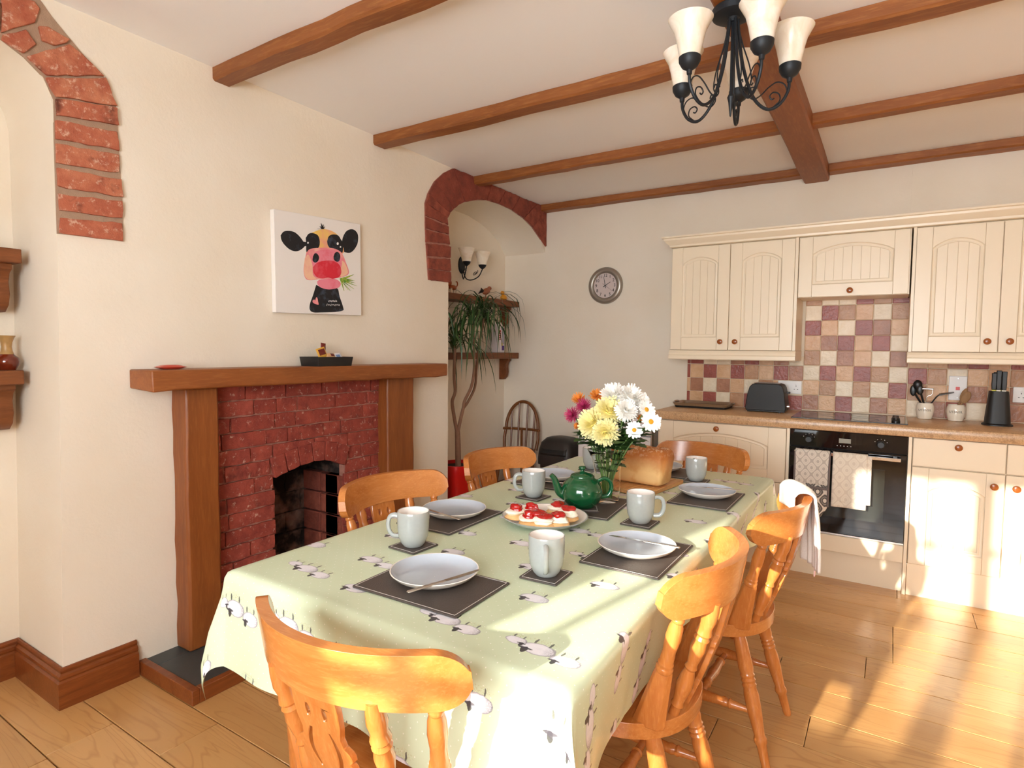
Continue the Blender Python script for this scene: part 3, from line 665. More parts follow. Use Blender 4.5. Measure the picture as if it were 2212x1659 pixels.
# sockets and switch
def plate_(name, label, x0, x1, z0, z1, extra, cat):
    t = thing(name, label, cat, ((x0+x1)/2, BACKY-.012, z0)); obj('face_plate', G().box(x0, BACKY-.020, z0, x1, BACKY-.011, z1), M_WHITE, t, bev=.003)
    for nm, a, b, c, d, mt, yy in extra: obj(nm, G().box(a, BACKY-.020-yy, b, c, BACKY-.019, d), mt, t, bev=.0008, seg=1)
plate_('cooker_switch', 'tall white cooker switch with red rocker between the utensil jars', 2.818, 2.906, 1.050, 1.196, [('rocker', 2.852, 1.112, 2.872, 1.131, M_REDPL, .004), ('screw', 2.859, 1.178, 2.865, 1.184, M_STEEL, .001), ('screw', 2.859, 1.062, 2.865, 1.068, M_STEEL, .001)], 'switch')
def sock(xs, zc):
    e = []
    for x in xs:
        e += [('pin_hole', x-.002, zc+.010, x+.002, zc+.019, M_BLK, .0004), ('pin_hole', x-.014, zc-.010, x-.006, zc-.006, M_BLK, .0004), ('pin_hole', x+.006, zc-.010, x+.014, zc-.006, M_BLK, .0004), ('switch', x-.006, zc+.024, x+.006, zc+.034, M_WHITE, .003)]
    return e
plate_('wall_socket', 'white double wall socket behind the toaster', 1.868, 2.016, 1.046, 1.134, sock((1.905, 1.982), 1.085), 'socket')
plate_('wall_socket', 'white double wall socket beside the knife block', 3.118, 3.266, 1.052, 1.142, sock((3.155, 3.23), 1.09), 'socket')
# toaster
tx0, tx1, ty0, ty1 = 1.712, 1.952, 4.14, 4.30
t = thing('toaster', 'black two-slice toaster standing beside the hob', 'toaster', (1.83, 4.22, WT))
prof = [(tx0+.004, WT+.012), (tx0, WT+.03), (tx0+.012, WT+.12), (tx0+.024, WT+.165), (tx0+.04, WT+.183), (tx0+.06, WT+.188), (tx1-.045, WT+.188), (tx1-.022, WT+.18), (tx1-.010, WT+.16), (tx1-.002, WT+.12), (tx1+.008, WT+.03), (tx1+.004, WT+.012)]
obj('casing', G().prism(prof, 'y', ty0, ty1), M_BLKMATT, t, bev=.012, seg=3, ang=50)
obj('base', G().box(tx0+.006, ty0+.01, WT+.006, tx1-.0, ty1-.01, WT+.014), M_BLK, t)
for x in (tx0+.02, tx1-.03):
    for y in (ty0+.02, ty1-.03): obj('foot', G().lathe([(.008, 0), (.008, .008)], (x, y, WT), 10), M_BLK, t)
obj('top_trim', G().box(tx0+.045, ty0+.03, WT+.187, tx1-.04, ty1-.03, WT+.192), M_CHROME, t, bev=.002)
for y in (ty0+.045, ty0+.09): obj('slot', G().box(tx0+.06, y, WT+.1915, tx1-.055, y+.024, WT+.1926), M_BLK, t)
obj('lever', G().box(tx1+.0, ty0+.07, WT+.125, tx1+.022, ty0+.09, WT+.137), M_BLK, t, bev=.003)
obj('dial', G().turn((tx1+.004, ty0+.08, WT+.04), (tx1+.020, ty0+.08, WT+.04), [(0, .012), (1, .010)], 16), M_CHROME, t)
# serving tray
t = thing('serving_tray', 'shallow silver-edged serving tray with cut-out handles by the toaster', 'tray', (1.40, 4.24, WT))
def rrect(x0, y0, x1, y1, r, n_=5):
    out = []
    for cx_, cy_, a0 in ((x1-r, y0+r, -PI/2), (x1-r, y1-r, 0), (x0+r, y1-r, PI/2), (x0+r, y0+r, PI)):
        out += [(cx_+r*math.cos(a0+PI/2*i/n_), cy_+r*math.sin(a0+PI/2*i/n_)) for i in range(n_+1)]
    return out
obj('base', G().loft([[(x, y, WT) for x, y in rrect(1.24, 4.14, 1.585, 4.36, .02)], [(x, y, WT+.014) for x, y in rrect(1.235, 4.135, 1.59, 4.365, .02)]]), M_BLKMATT, t)
obj('rim', G().loft([[(x, y, WT+z_) for x, y in rrect(1.235-k, 4.135-k, 1.59+k, 4.365+k, .02+k)] for k, z_ in ((0, .014), (.014, .032), (.016, .034), (.012, .034), (.000, .018))], caps=False), M_STEEL, t, closed=False, ang=50)
obj('glass_top', G().loft([[(x, y, WT+z_) for x, y in rrect(1.238, 4.138, 1.587, 4.362, .02)] for z_ in (.014, .019)]), NT('tray_glass', .05, coat=.5).col(lin('#3a120d')).mat, t)
for x in (1.219, 1.606): obj('handle', G().tube([(x+.022*math.cos(2*PI*i/20)*.6, 4.25+.045*math.sin(2*PI*i/20), WT+.036) for i in range(20)], .005, 6, close=True), M_STEEL, t)
# text helper: flat lettering built from the built-in font
def text(name, body, size, M_, mt, parent, ext=.0004):
    cu = bpy.data.curves.new(name, 'FONT'); cu.body = body; cu.size = size; cu.align_x = 'CENTER'; cu.align_y = 'CENTER'; cu.extrude = ext
    o = bpy.data.objects.new(name, cu); COL.objects.link(o); dg = bpy.context.evaluated_depsgraph_get()
    me = bpy.data.meshes.new_from_object(o.evaluated_get(dg)); bpy.data.objects.remove(o); bpy.data.curves.remove(cu)
    g = G(); g.v = [tuple(v_.co) for v_ in me.vertices]; g.f = [tuple(p.vertices) for p in me.polygons]; bpy.data.meshes.remove(me)
    g.tf(M_) if not callable(M_) else setattr(g, 'v', [tuple(M_(v_)) for v_ in g.v])
    return obj(name, g, mt, parent, closed=False)
# utensil jars
def jar(cx_, cy_, label):
    t = thing('utensil_jar', label, 'jar', (cx_, cy_, WT)); R_ = .0475
    obj('pot', G().lathe([(.001, 0), (.030, 0), (.036, .003), (.044, .030), (.0475, .055), (.0455, .080), (.040, .094), (.0395, .098), (.0365, .098), (.0365, .092), (.042, .06), (.038, .02), (.001, .012)], (cx_, cy_, WT), 32), M_CREAMCER, t)
    a0 = math.atan2(CAM.y-cy_, CAM.x-cx_)
    def wrap(v_):
        a = a0+v_[0]/R_; z_ = .056+v_[1]; rr = interp(z_, [(.03, .044), (.055, .0475), (.08, .0455)])+.0004+v_[2]
        return Vector((cx_+rr*math.cos(a), cy_+rr*math.sin(a), WT+z_))
    text('lettering', 'UTENSIL', .0185, wrap, M_INK, t); return t
JA = (2.703, 4.345); JB = (2.852, 4.325)
jar(*JA, 'round cream utensil jar holding black kitchen tools'); jar(*JB, 'round cream utensil jar holding wooden spoons')
def rod(g, p, q, r, n_=8): return g.tube([p, q], r, n_)
jz = WT+.03
t = thing('ladle', 'black plastic ladle standing in the jar of black tools', 'ladle', (JA[0], JA[1], jz))
obj('handle', rod(G(), (JA[0]+.012, JA[1], jz), (JA[0]-.035, JA[1]-.01, WT+.19), .006), M_BLK, t); obj('bowl', G().ell((JA[0]-.042, JA[1]-.012, WT+.205), (.024, .014, .03)), M_BLK, t)
t = thing('spatula', 'black slotted spatula leaning out of the jar of black tools', 'spatula', (JA[0], JA[1], jz))
obj('handle', rod(G(), (JA[0]+.015, JA[1]+.01, jz), (JA[0]-.05, JA[1]+.01, WT+.145), .006), M_BLK, t); obj('blade', G().ell((JA[0]-.062, JA[1]+.01, WT+.17), (.018, .006, .034)), M_BLK, t)
t = thing('serving_spoon', 'black serving spoon upright in the jar of black tools', 'spoon', (JA[0], JA[1], jz))
obj('handle', rod(G(), (JA[0]+.008, JA[1]-.012, jz), (JA[0]-.022, JA[1]-.02, WT+.15), .005), M_BLK, t); obj('bowl', G().ell((JA[0]-.030, JA[1]-.022, WT+.175), (.018, .007, .03)), M_BLK, t)
t = thing('potato_masher', 'steel wire potato masher hooked in the jar of black tools', 'masher', (JA[0], JA[1], jz))
obj('wire', G().tube(spline([(JA[0]+.0, JA[1]-.02, jz), (JA[0]+.004, JA[1]-.03, WT+.13), (JA[0]+.028, JA[1]-.03, WT+.15), (JA[0]+.032, JA[1]-.03, WT+.185)], 5), .0018, 6), M_STEEL, t); obj('plate', G().box(JA[0]-.022, JA[1]-.055, WT+.180, JA[0]+.036, JA[1]-.015, WT+.190), M_STEEL, t, bev=.003)
t = thing('fish_slice', 'black fish slice bending across towards the white switch', 'spatula', (JA[0], JA[1], jz))
obj('handle', G().tube(spline([(JA[0]-.01, JA[1]-.01, jz), (JA[0]+.03, JA[1]-.015, WT+.10), (JA[0]+.055, JA[1]-.02, WT+.14), (JA[0]+.075, JA[1]-.022, WT+.155)], 5), .004, 6), M_BLK, t)
obj('blade', G().loft([[(JA[0]+.065, JA[1]-.045, WT+.146), (JA[0]+.065, JA[1]-.005, WT+.152), (JA[0]+.065, JA[1]-.005, WT+.158), (JA[0]+.065, JA[1]-.045, WT+.152)], [(JA[0]+.135, JA[1]-.045, WT+.166), (JA[0]+.135, JA[1]-.002, WT+.170), (JA[0]+.135, JA[1]-.002, WT+.172), (JA[0]+.135, JA[1]-.045, WT+.168)]]), M_BLK, t)
M_SPOON = wood('spoon_wood', '#a98258', '#95704a', '#7d5b3a', 'z', 4, .7)
for nm, dx, zt, lb in (('wooden_spoon', .052, .165, 'broad wooden spoon standing in the cream utensil jar'), ('wooden_spatula', .040, .185, 'slim wooden spatula behind the broad wooden spoon')):
    t = thing(nm, lb, 'spoon', (JB[0], JB[1], jz)); dy = -.012 if 'spoon' in nm else .012
    obj('handle', rod(G(), (JB[0]-.012, JB[1]+dy, jz), (JB[0]+dx*.6, JB[1]+dy, WT+zt*.72), .005), M_SPOON, t)
    g = G().ell((0, 0, 0), (.021 if dy < 0 else .013, .006, .038)); g.tf(Matrix.Translation((JB[0]+dx*.82, JB[1]+dy, WT+zt*.86)) @ Matrix.Rotation(.38, 4, 'Y')); obj('bowl', g, M_SPOON, t)
# knife block
KX, KY = 3.03, 4.22
t = thing('knife_block', 'black tapered universal knife block on the worktop', 'knife block', (KX, KY, WT))
def sq(w_, z_, r): return [(x, y, WT+z_) for x, y in rrect(KX-w_, KY-w_, KX+w_, KY+w_, r)]
obj('base', G().loft([sq(.068, 0, .05), sq(.068, .006, .05), sq(.060, .012, .045)]), M_BLKMATT, t)
obj('body', G().loft([sq(.056, .012, .03), sq(.054, .05, .03), sq(.042, .190, .022)]), M_BLKMATT, t, ang=30)
KL = ['kitchen knife with yellow bolster at the window-side front of the knife block', 'tallest black-handled kitchen knife in the middle front of the knife block', 'black-handled kitchen knife with cream bolster beside the tallest knife', 'short black-handled kitchen knife in the back row of the knife block', 'kitchen knife with yellow bolster in the back row of the knife block']
KL[0] = 'kitchen knife with yellow bolster in the front row of the knife block'
M_KB = plain('knife_bolster', '#c9c23c', .4)
for i, (dx, dy, h_) in enumerate(((-.024, -.012, .10), (-.004, -.016, .115), (.02, -.012, .11), (-.012, .018, .105), (.014, .018, .10))):
    k = thing('kitchen_knife', KL[i], 'knife', (KX+dx, KY+dy, WT+.188), group='knives in the block')
    obj('bolster', G().box(KX+dx-.010, KY+dy-.006, WT+.188, KX+dx+.010, KY+dy+.006, WT+.198), M_KB if i in (0, 4) else M_CREAMCER, k, bev=.002)
    obj('handle', G().loft([[(KX+dx+a*s_, KY+dy+b_*s_, WT+z_) for a, b_ in ((-.011, -.007), (.011, -.007), (.011, .007), (-.011, .007))] for z_, s_ in ((.197, .9), (.23, 1.05), (.26, .95), (.19+h_, 1.1))]), M_BLK, k, bev=.003)
# fridge beside the units
f = thing('fridge', 'white undercounter fridge standing left of the cream units', 'fridge', (.89, 4.14, 0))
obj('cabinet', G().box(.622, YF+.05, .02, 1.165, 4.42, .86), M_FRIDGE, f, bev=.004)
obj('door', G().box(.622, YF, .06, 1.165, YF+.046, .742), M_FRIDGE, f, bev=.008); obj('top_door', G().box(.622, YF, .748, 1.165, YF+.046, .862), M_FRIDGE, f, bev=.008)
obj('side_gasket', G().box(1.166, YF+.01, .05, 1.172, YF+.05, .85), M_STEEL, f)
for x in (.65, 1.12): obj('foot', G().lathe([(.015, 0), (.015, .022)], (x, YF+.1, 0), 10), M_BLK, f)
# bin
bx_, by_ = .40, 4.02
t = thing('swing_bin', 'charcoal plastic swing-lid bin between the chair and the fridge', 'bin', (bx_, by_, 0))
def rr3(w_, d_, z_, r): return [(x, y, z_) for x, y in rrect(bx_-w_, by_-d_, bx_+w_, by_+d_, r, 6)]
obj('body', G().loft([rr3(.115, .10, 0, .05), rr3(.14, .125, .46, .06)]), M_BIN, t)
obj('lid', G().loft([rr3(.155, .135, .455, .065), rr3(.155, .135, .50, .065), rr3(.150, .130, .56, .065), rr3(.135, .115, .62, .06), rr3(.10, .085, .655, .05), rr3(.03, .03, .668, .02)]), M_BIN, t, ang=60)
obj('flap', G().grid(lambda a, c: (bx_-.11+.22*a, by_-.137+.10*c*c+.0, .535+.108*c), 10, 8), M_BLKMATT, t, solid=.006, closed=False)
# ------------------------------------------------------------------ alcove shelves
def corbel(g, x_back, x_front, y0, y1, ztop, h_):
    d = x_front-x_back; prof = [(x_back, ztop), (x_front, ztop), (x_front, ztop-.02), (x_front-.18*d, ztop-.035), (x_front-.26*d, ztop-.35*h_), (x_front-.20*d, ztop-.62*h_), (x_front-.30*d, ztop-.85*h_), (x_front-.55*d, ztop-h_), (x_back, ztop-h_)]
    pts = [(p[0], p[1]) for p in prof]
    return g.prism(pts, 'y', y0, y1)
def shelf(label, x_front, y0, y1, z0, z1, corbels, cf, ch):
    t = thing('wall_shelf', label, 'shelf', (AD+.05, (y0+y1)/2, z0-ch)); obj('board', G().box(AD, y0, z0, x_front, y1, z1), M_SHELF, t, bev=.003)
    for a, b in corbels: obj('corbel', corbel(G(), AD, cf, a, b, z0, ch), M_SHELF, t, bev=.002, ang=50)
shelf('upper wooden shelf in the alcove without the plant', -.215, -.34, .884, 1.632, 1.684, [(.80, .868), (-.26, -.19)], -.26, .178)
shelf('lower wooden shelf in the alcove, carrying the brown vase', -.235, -.34, .884, 1.181, 1.234, [(.80, .868), (-.26, -.19)], -.27, .178)
shelf('upper alcove shelf with small animal ornaments', -.25, 3.14, 4.43, 1.700, 1.748, [(4.36, 4.40), (3.2, 3.24)], -.315, .165)
shelf('lower alcove shelf behind the plant, holding a packet', -.25, 3.14, 4.43, 1.250, 1.302, [(4.36, 4.40), (3.2, 3.24)], -.315, .185)
vx, vy, vz = -.315, .858, 1.234
t = thing('pottery_vase', 'small two-tone brown pottery vase with flared neck on the alcove shelf', 'vase', (vx, vy, vz))
obj('body', G().lathe([(.001, 0), (.026, 0), (.028, .004), (.037, .020), (.039, .032), (.036, .046), (.026, .055), (.022, .060)], (vx, vy, vz), 32), M_PVASE_B, t)
obj('neck', G().lathe([(.0225, .058), (.018, .072), (.016, .088), (.018, .105), (.024, .122), (.0285, .130), (.027, .131), (.021, .120), (.014, .1), (.013, .07)], (vx, vy, vz), 32, caps=False), M_PVASE_T, t)
# ornaments
sz = 1.748
ox, oy = -.335, 3.60
t = thing('dog_ornament', 'small brown and white dog figurine on the upper alcove shelf', 'ornament', (ox, oy, sz))
M_DOGB = plain('dog_brown', '#a8521f', .3); M_DOGW = plain('dog_white', '#e6d8c4', .3)
g = G().ell((ox, oy, sz+.052), (.022, .045, .020)).ell((ox, oy-.048, sz+.078), (.019, .024, .019)).ell((ox, oy-.064, sz+.072), (.011, .014, .010)); obj('body', g, M_DOGB, t)
g = G(); [g.tube([(ox+a, oy+b_, sz), (ox+a, oy+b_, sz+.045)], .008, 8) for a in (-.012, .012) for b_ in (-.032, .032)]; obj('legs', g, M_DOGW, t)
obj('ears', G().ell((ox-.016, oy-.043, sz+.083), (.005, .010, .016)).ell((ox+.016, oy-.043, sz+.083), (.005, .010, .016)), M_DOGB, t)
obj('tail', G().tube(spline([(ox, oy+.04, sz+.06), (ox, oy+.058, sz+.075), (ox, oy+.055, sz+.098), (ox, oy+.042, sz+.10)], 4), .005, 6), M_DOGB, t)
ox, oy = -.33, 4.03
t = thing('bird_ornament', 'terracotta bird with dark feather tail on the alcove shelf', 'ornament', (ox, oy, sz))
M_BIRD = plain('bird_terracotta', '#9a5a3c', .6, var=.15); M_FEATHER = plain('dark_feather', '#2a211d', .7)
g = G().ell((0, 0, 0), (.024, .050, .026)); g.tf(Matrix.Translation((ox, oy+.01, sz+.062)) @ Matrix.Rotation(.35, 4, 'X')); g.ell((ox, oy+.055, sz+.090), (.017, .02, .017)); obj('body', g, M_BIRD, t)
obj('beak', G().turn((ox, oy+.07, sz+.09), (ox, oy+.092, sz+.086), [(0, .006), (1, .001)], 8), M_BIRD, t)
g = G()
for k in range(7):
    a = -.5+k*.16; g.tube(spline([(ox, oy-.03, sz+.055), (ox+.01*math.sin(a*3), oy-.055, sz+.055+.02*math.sin(a)), (ox+.015*math.sin(a*3), oy-.085, sz+.058+.05*a)], 3), [.006, .009, .008, .007, .006, .004, .002], 6, flat=.4)
obj('tail', g, M_FEATHER, t); obj('stand', G().tube([(ox, oy, sz), (ox, oy+.005, sz+.045)], .004, 8).lathe([(.02, 0), (.018, .006)], (ox, oy, sz), 14), M_BIRD, t)
ox, oy = -.33, 4.30
t = thing('duck_ornament', 'yellow duck figurine at the wall end of the shelf', 'ornament', (ox, oy, sz)); M_DUCK = plain('duck_yellow', '#d9941c', .35)
obj('body', G().ell((ox, oy, sz+.028), (.026, .036, .028)).ell((ox, oy+.03, sz+.040), (.008, .014, .010)), M_DUCK, t); obj('head', G().ell((ox, oy-.018, sz+.068), .018), M_DUCK, t); obj('beak', G().ell((ox, oy-.038, sz+.066), (.008, .009, .004)), M_ORA, t)
# packet on lower shelf
ox, oy, oz = -.32, 4.20, 1.302
t = thing('flour_packet', 'white paper packet with red and purple print on the lower alcove shelf', 'packet', (ox, oy, oz)); M_PKT = plain('packet_paper', '#e2dde2', .6)
obj('bag', G().loft([[(ox+a*s_, oy+b_*q, oz+z_) for a, b_ in ((-.035, -.052), (.035, -.052), (.035, .052), (-.035, .052))] for z_, s_, q in ((0, 1, 1), (.02, 1.05, 1.02), (.19, 1.0, 1.0), (.225, .75, .95), (.25, .18, .95), (.26, .12, .95))]), M_PKT, t, bev=.006)
for nm, y0, y1, z0, z1, c in (('red_print', -.04, -.005, .11, .19, '#b3332e'), ('purple_print', .008, .045, .02, .06, '#5a3a8a'), ('purple_print', .004, .045, .195, .21, '#5a3a8a'), ('grey_print', .012, .045, .07, .18, '#a5a3b4'), ('yellow_print', .004, .02, .06, .085, '#cfc24a')):
    obj(nm, G().box(ox+.0365, oy+y0, oz+z0, ox+.0376, oy+y1, oz+z1), plain(nm, c, .6), t)
for k in range(4): obj('letter_bar', G().box(ox+.0375, oy-.036+.0, oz+.118+k*.017, ox+.0381, oy-.009, oz+.124+k*.017), M_PKT, t)
# wall light
def shade_prof(r0, r1, h_): return [(r0*.6, 0), (r0, .004), (r0*1.12, h_*.2), (r0*1.3, h_*.45), (r0*1.55, h_*.7), (lerp(r0*1.55, r1, .6), h_*.88), (r1, h_), (r1-.003, h_), (lerp(r0*1.5, r1, .5)-.003, h_*.86), (r0*1.2, h_*.45), (r0*.9, .012), (.001, .010)]
sy, szz = 3.80, 2.0
t = thing('wall_light', 'black iron two-arm wall light with cream glass shades in the alcove', 'wall light', (AD+.02, sy, szz-.1))
obj('back_plate', G().prism([(sy+.038*math.cos(2*PI*i/24), szz+.068*math.sin(2*PI*i/24)) for i in range(24)], 'x', AD, AD+.014), M_IRON, t, bev=.004)
for s_ in (-1, 1):
    yy = sy+s_*.105; xx = AD+.135
    obj('arm', G().tube(spline([(AD+.01, sy+s_*.01, szz-.03), (AD+.035, sy+s_*.02, szz-.105), (AD+.07, sy+s_*.055, szz-.115), (AD+.11, sy+s_*.09, szz-.085), (xx, yy, szz-.03)], 6), .0045, 8), M_IRON, t)
    sp_ = [(AD+.09+.022*math.cos(a)*(1-a/14), sy+s_*(.07+.022*math.sin(a)*(1-a/14)), szz-.06+.02*math.cos(a)*(1-a/12)) for a in [i*.45 for i in range(22)]]
    obj('scroll', G().tube(sp_, .0025, 6), M_IRON, t)
    obj('cup', G().lathe([(.004, -.03), (.010, -.026), (.026, -.012), (.032, .004), (.028, .008)], (xx, yy, szz), 20), M_IRON, t)
    obj('shade', G().lathe(shade_prof(.034, .066, .105), (xx, yy, szz+.002), 28), M_SHADE, t, ang=60)
# clock
ccx, ccz = .565, 1.849
t = thing('wall_clock', 'round pewter wall clock with pale face and black numerals', 'clock', (ccx, BACKY-.02, ccz-.148))
g = G()
def ringy(prof, n_=48): return [[(ccx+r*math.cos(2*PI*i/n_), BACKY-d, ccz+r*math.sin(2*PI*i/n_)) for i in range(n_)] for r, d in prof]
obj('rim', g.loft(ringy([(.140, .0), (.147, .006), (.146, .018), (.135, .030), (.118, .034), (.104, .028), (.099, .020), (.099, .012)]), caps=False), M_PEWTER, t, ang=60)
obj('face', G().loft(ringy([(.100, .0), (.100, .0145)])), plain('clock_face', '#cdc0bd', .5, var=.02), t)
for k in range(1, 13):
    a = PI/2-2*PI*k/12; text('numeral', str(k), .034, Matrix.Translation((ccx+.080*math.cos(a), BACKY-.0152, ccz+.080*math.sin(a))) @ Matrix.Rotation(PI/2, 4, 'X'), M_INKBLK, t)
def hand(nm, deg, L, w_, d, back=.015):
    a = math.radians(90-deg); u_ = Vector((math.cos(a), 0, math.sin(a))); p_ = Vector((-u_.z, 0, u_.x)); c_ = Vector((ccx, BACKY-d, ccz))
    pts = [c_-u_*back-p_*w_, c_+u_*L-p_*w_*.5, c_+u_*L+p_*w_*.5, c_-u_*back+p_*w_]; obj(nm, G().add(pts+[q+Vector((0, -.001, 0)) for q in pts], [(0, 1, 2, 3), (7, 6, 5, 4), (0, 4, 5, 1), (1, 5, 6, 2), (2, 6, 7, 3), (3, 7, 4, 0)]), M_INKBLK, t)
hand('hour_hand', 59, .052, .0028, .017, .02); hand('minute_hand', 349, .074, .0022, .018, .022); hand('second_hand', 126, .078, .0008, .019, .028)
obj('hub', G().turn((ccx, BACKY-.015, ccz), (ccx, BACKY-.021, ccz), [(0, .004), (1, .004)], 12), M_INKBLK, t)
# painting
def pc(pts, x=.031): return [tuple(P(560+a/5.531, 420+b/5.531, 'x', x))[1:] for a, b in pts]
t = thing('canvas_picture', 'square canvas print of a pink-nosed cow chewing grass', 'picture', (.015, 2.05, 1.49))
cz_ = pc([(172, 172), (1208, 355), (1222, 1447), (200, 1410)], .031)
obj('canvas', G().prism(cz_, 'x', .002, .031), M_CANVAS, t, bev=.002)
def paint(nm, c1_, c2_, sc=25, th=.6):
    n = NT(nm, .7); v = n.coords(); n.col(n.mix(n.noise(v, sc, 4, .6).ramp(th-.12, th+.12), lin(c1_), lin(c2_))); return n.mat
PB = paint('paint_black', '#17181c', '#4a5366', 22, .66); PP = paint('paint_pink', '#e98a93', '#f0b3a8', 18); PR = paint('paint_red', '#d8283c', '#e2606e', 16, .6); PE = paint('paint_peach', '#f2c3a2', '#eeae9c', 20); PT = paint('paint_top', '#eba487', '#efc96a', 14, .5); PG = paint('paint_green', '#4c8a2a', '#b9c24a', 60, .5); PK = paint('paint_rose', '#e9899c', '#e66a7c', 20); PW = plain('paint_white', '#f3f1f1', .7)
lay = [0]
def patch(nm, pts, mt, smooth_=True):
    q = pc(pts)
    if smooth_: q = [tuple(v_)[:2] for v_ in spline([(a, b, 0) for a, b in q+[q[0]]], 4)][:-1]
    lay[0] += 1; obj(nm, G().prism(q, 'x', .0312, .0313+lay[0]*.00012), mt, t)
patch('painted_ear', [(255,490),(290,445),(350,435),(420,450),(480,500),(530,570),(540,620),(490,665),(430,680),(360,655),(300,600),(265,545)], PB)
patch('painted_ear', [(985,590),(1000,510),(1040,440),(1100,415),(1150,435),(1180,490),(1175,580),(1140,650),(1090,695),(1020,690),(985,660)], PB)
patch('painted_neck', [(680,1080),(740,1110),(820,1130),(930,1120),(960,1220),(1005,1360),(990,1390),(900,1405),(740,1410),(650,1410),(605,1380),(605,1310),(640,1210)], PB)
patch('painted_forehead', [(560,720),(570,560),(600,480),(670,440),(760,415),(850,430),(930,480),(975,560),(985,720)], PT)
patch('painted_ear_join', [(510,560),(560,570),(580,610),(530,625)], PB, False)
patch('painted_eye_patch', [(555,520),(590,470),(640,462),(700,490),(722,560),(715,620),(690,645),(620,655),(565,690),(560,600)], PB)
patch('painted_eye_patch', [(810,560),(830,500),(880,478),(940,490),(975,540),(1000,590),(992,695),(940,665),(860,650),(820,610)], PB)
patch('painted_muzzle', [(560,705),(600,655),(700,640),(840,638),(930,660),(990,710),(1040,830),(1070,940),(1000,985),(880,1005),(740,1010),(600,1025),(545,990),(530,880)], PP)
patch('painted_cheek', [(545,760),(585,720),(630,830),(640,960),(680,1005),(600,1020),(545,980),(532,880)], PE)
patch('painted_cheek', [(985,790),(1020,820),(1060,930),(1010,975),(970,980),(975,880)], PE)
patch('painted_chin', [(690,1040),(740,1015),(900,1010),(970,1060),(950,1110),(880,1130),(820,1135),(740,1115),(700,1080)], PK)
patch('painted_nose_top', [(630,740),(680,680),(780,660),(900,670),(970,740),(980,860),(900,900),(740,900),(640,860)], PK)
patch('painted_nose', [(640,870),(690,815),(800,790),(900,800),(960,850),(978,930),(950,985),(880,1008),(820,993),(760,1005),(690,990),(645,930)], PR)
patch('painted_nostril', [(640,740),(660,705),(690,710),(712,750),(700,795),(665,815),(635,790)], PB)
patch('painted_nostril', [(885,740),(905,695),(940,690),(965,730),(955,790),(925,805),(890,780)], PB)
patch('painted_heart', [(635,1272),(652,1256),(668,1266),(676,1234),(690,1235),(700,1280),(705,1318),(665,1307),(640,1292)], PP)
for a in ((580, 578, 9), (590, 565, 0), (935, 588, 12), (968, 628, 8)):
    if a[2]: patch('painted_glint', [(a[0]+a[2]*math.cos(q*PI/3), a[1]+a[2]*1.3*math.sin(q*PI/3)) for q in range(6)], PW)
for ex, ey in ((1130,955),(1090,975),(1150,1060),(1130,1130),(1085,1150),(1010,1150),(1165,1095),(1060,1140),(1110,1010),(1140,1030)):
    patch('painted_grass', [(960,1005),(ex,ey),(985,1035)], PG, False)
for ex, ey in ((735,345),(760,360),(780,385),(720,380),(690,410)): patch('painted_hair', [(745,415),(ex,ey),(762,415)], PB, False)
g = G(); rn = random.Random(4); xx = 800
for line, (xa, xb, yy) in enumerate(((822, 925, 1275), (795, 960, 1320))):
    pts = []
    for i in range(34):
        q = i/33; pts.append((lerp(xa, xb, q)+6*math.sin(i*1.9), yy+14*math.sin(i*1.25+line)*(.6+.4*math.sin(i*.7))))
    g.tube([(.0345, a, b) for a, b in pc(pts)], .0009, 4)
obj('signature_scrawl', g, PW, t)
# mantel tray and sachets
MZ = 1.238
t = thing('black_tray', 'small black open tray of sachets on the mantelpiece', 'tray', (.09, 2.03, MZ))
ra = rrect(.025, 1.925, .16, 2.14, .008, 2)
def tr(k, z_): return [(x+(k if x > .09 else -k), y+(k if y > 2.03 else -k), MZ+z_) for x, y in ra]
obj('tray_shell', G().loft([tr(0, 0), tr(.006, .046), tr(.003, .046), tr(-.003, .006)]), M_BLKMATT, t)
def pillow(c_, w_, h_, th, rot, mt, name, label, cat, band=None):
    k = thing(name, label, cat, (c_[0], c_[1], c_[2]-h_/2))
    def f(a, b_):
        x, y = (a-.5)*2, (b_-.5)*2; return (th*(1-x**4)*(1-y**4), x*w_/2, y*h_/2)
    g = G().grid(f, 10, 10); n0 = len(g.v); g2 = G().grid(lambda a, b_: (-f(a, b_)[0], f(a, b_)[1], f(a, b_)[2]), 10, 10)
    g.add(g2.v, [tuple(reversed(q)) for q in g2.f]); Mx = Matrix.Translation(c_) @ Matrix.Rotation(rot[0], 4, 'X') @ Matrix.Rotation(rot[1], 4, 'Y') @ Matrix.Rotation(rot[2], 4, 'Z')
    obj('wrapper', g.tf(Mx), mt, k)
    if band:
        a0, a1, b0, b1, bm = band; g = G().grid(lambda a, b_: (f(lerp(a0, a1, a), lerp(b0, b1, b_))[0]+.0006, f(lerp(a0, a1, a), lerp(b0, b1, b_))[1], f(lerp(a0, a1, a), lerp(b0, b1, b_))[2]), 6, 6); obj('print', g.tf(Mx), bm, k, closed=False)
    return k
M_SY = plain('sachet_yellow', '#d9a43c', .35); M_SBR = plain('sachet_brown', '#6e1f1a', .25, coat=.4); M_SBE = plain('sachet_beige', '#d9a878', .35); M_SWH = plain('sachet_white', '#dfe0e6', .4); M_SBL = plain('print_blue', '#6f8fbf', .5)
pillow((.10, 1.995, MZ+.065), .055, .055, .006, (.25, -.25, 0), M_SY, 'coffee_sachet', 'yellow coffee sachet with dark label in the black tray', 'sachet', (.15, .85, .3, .85, M_SBR))
pillow((.075, 2.025, MZ+.085), .032, .062, .006, (-.15, -.15, 0), M_SBR, 'biscuit_wrapper', 'dark red foil biscuit wrapper standing upright in the black tray', 'sachet')
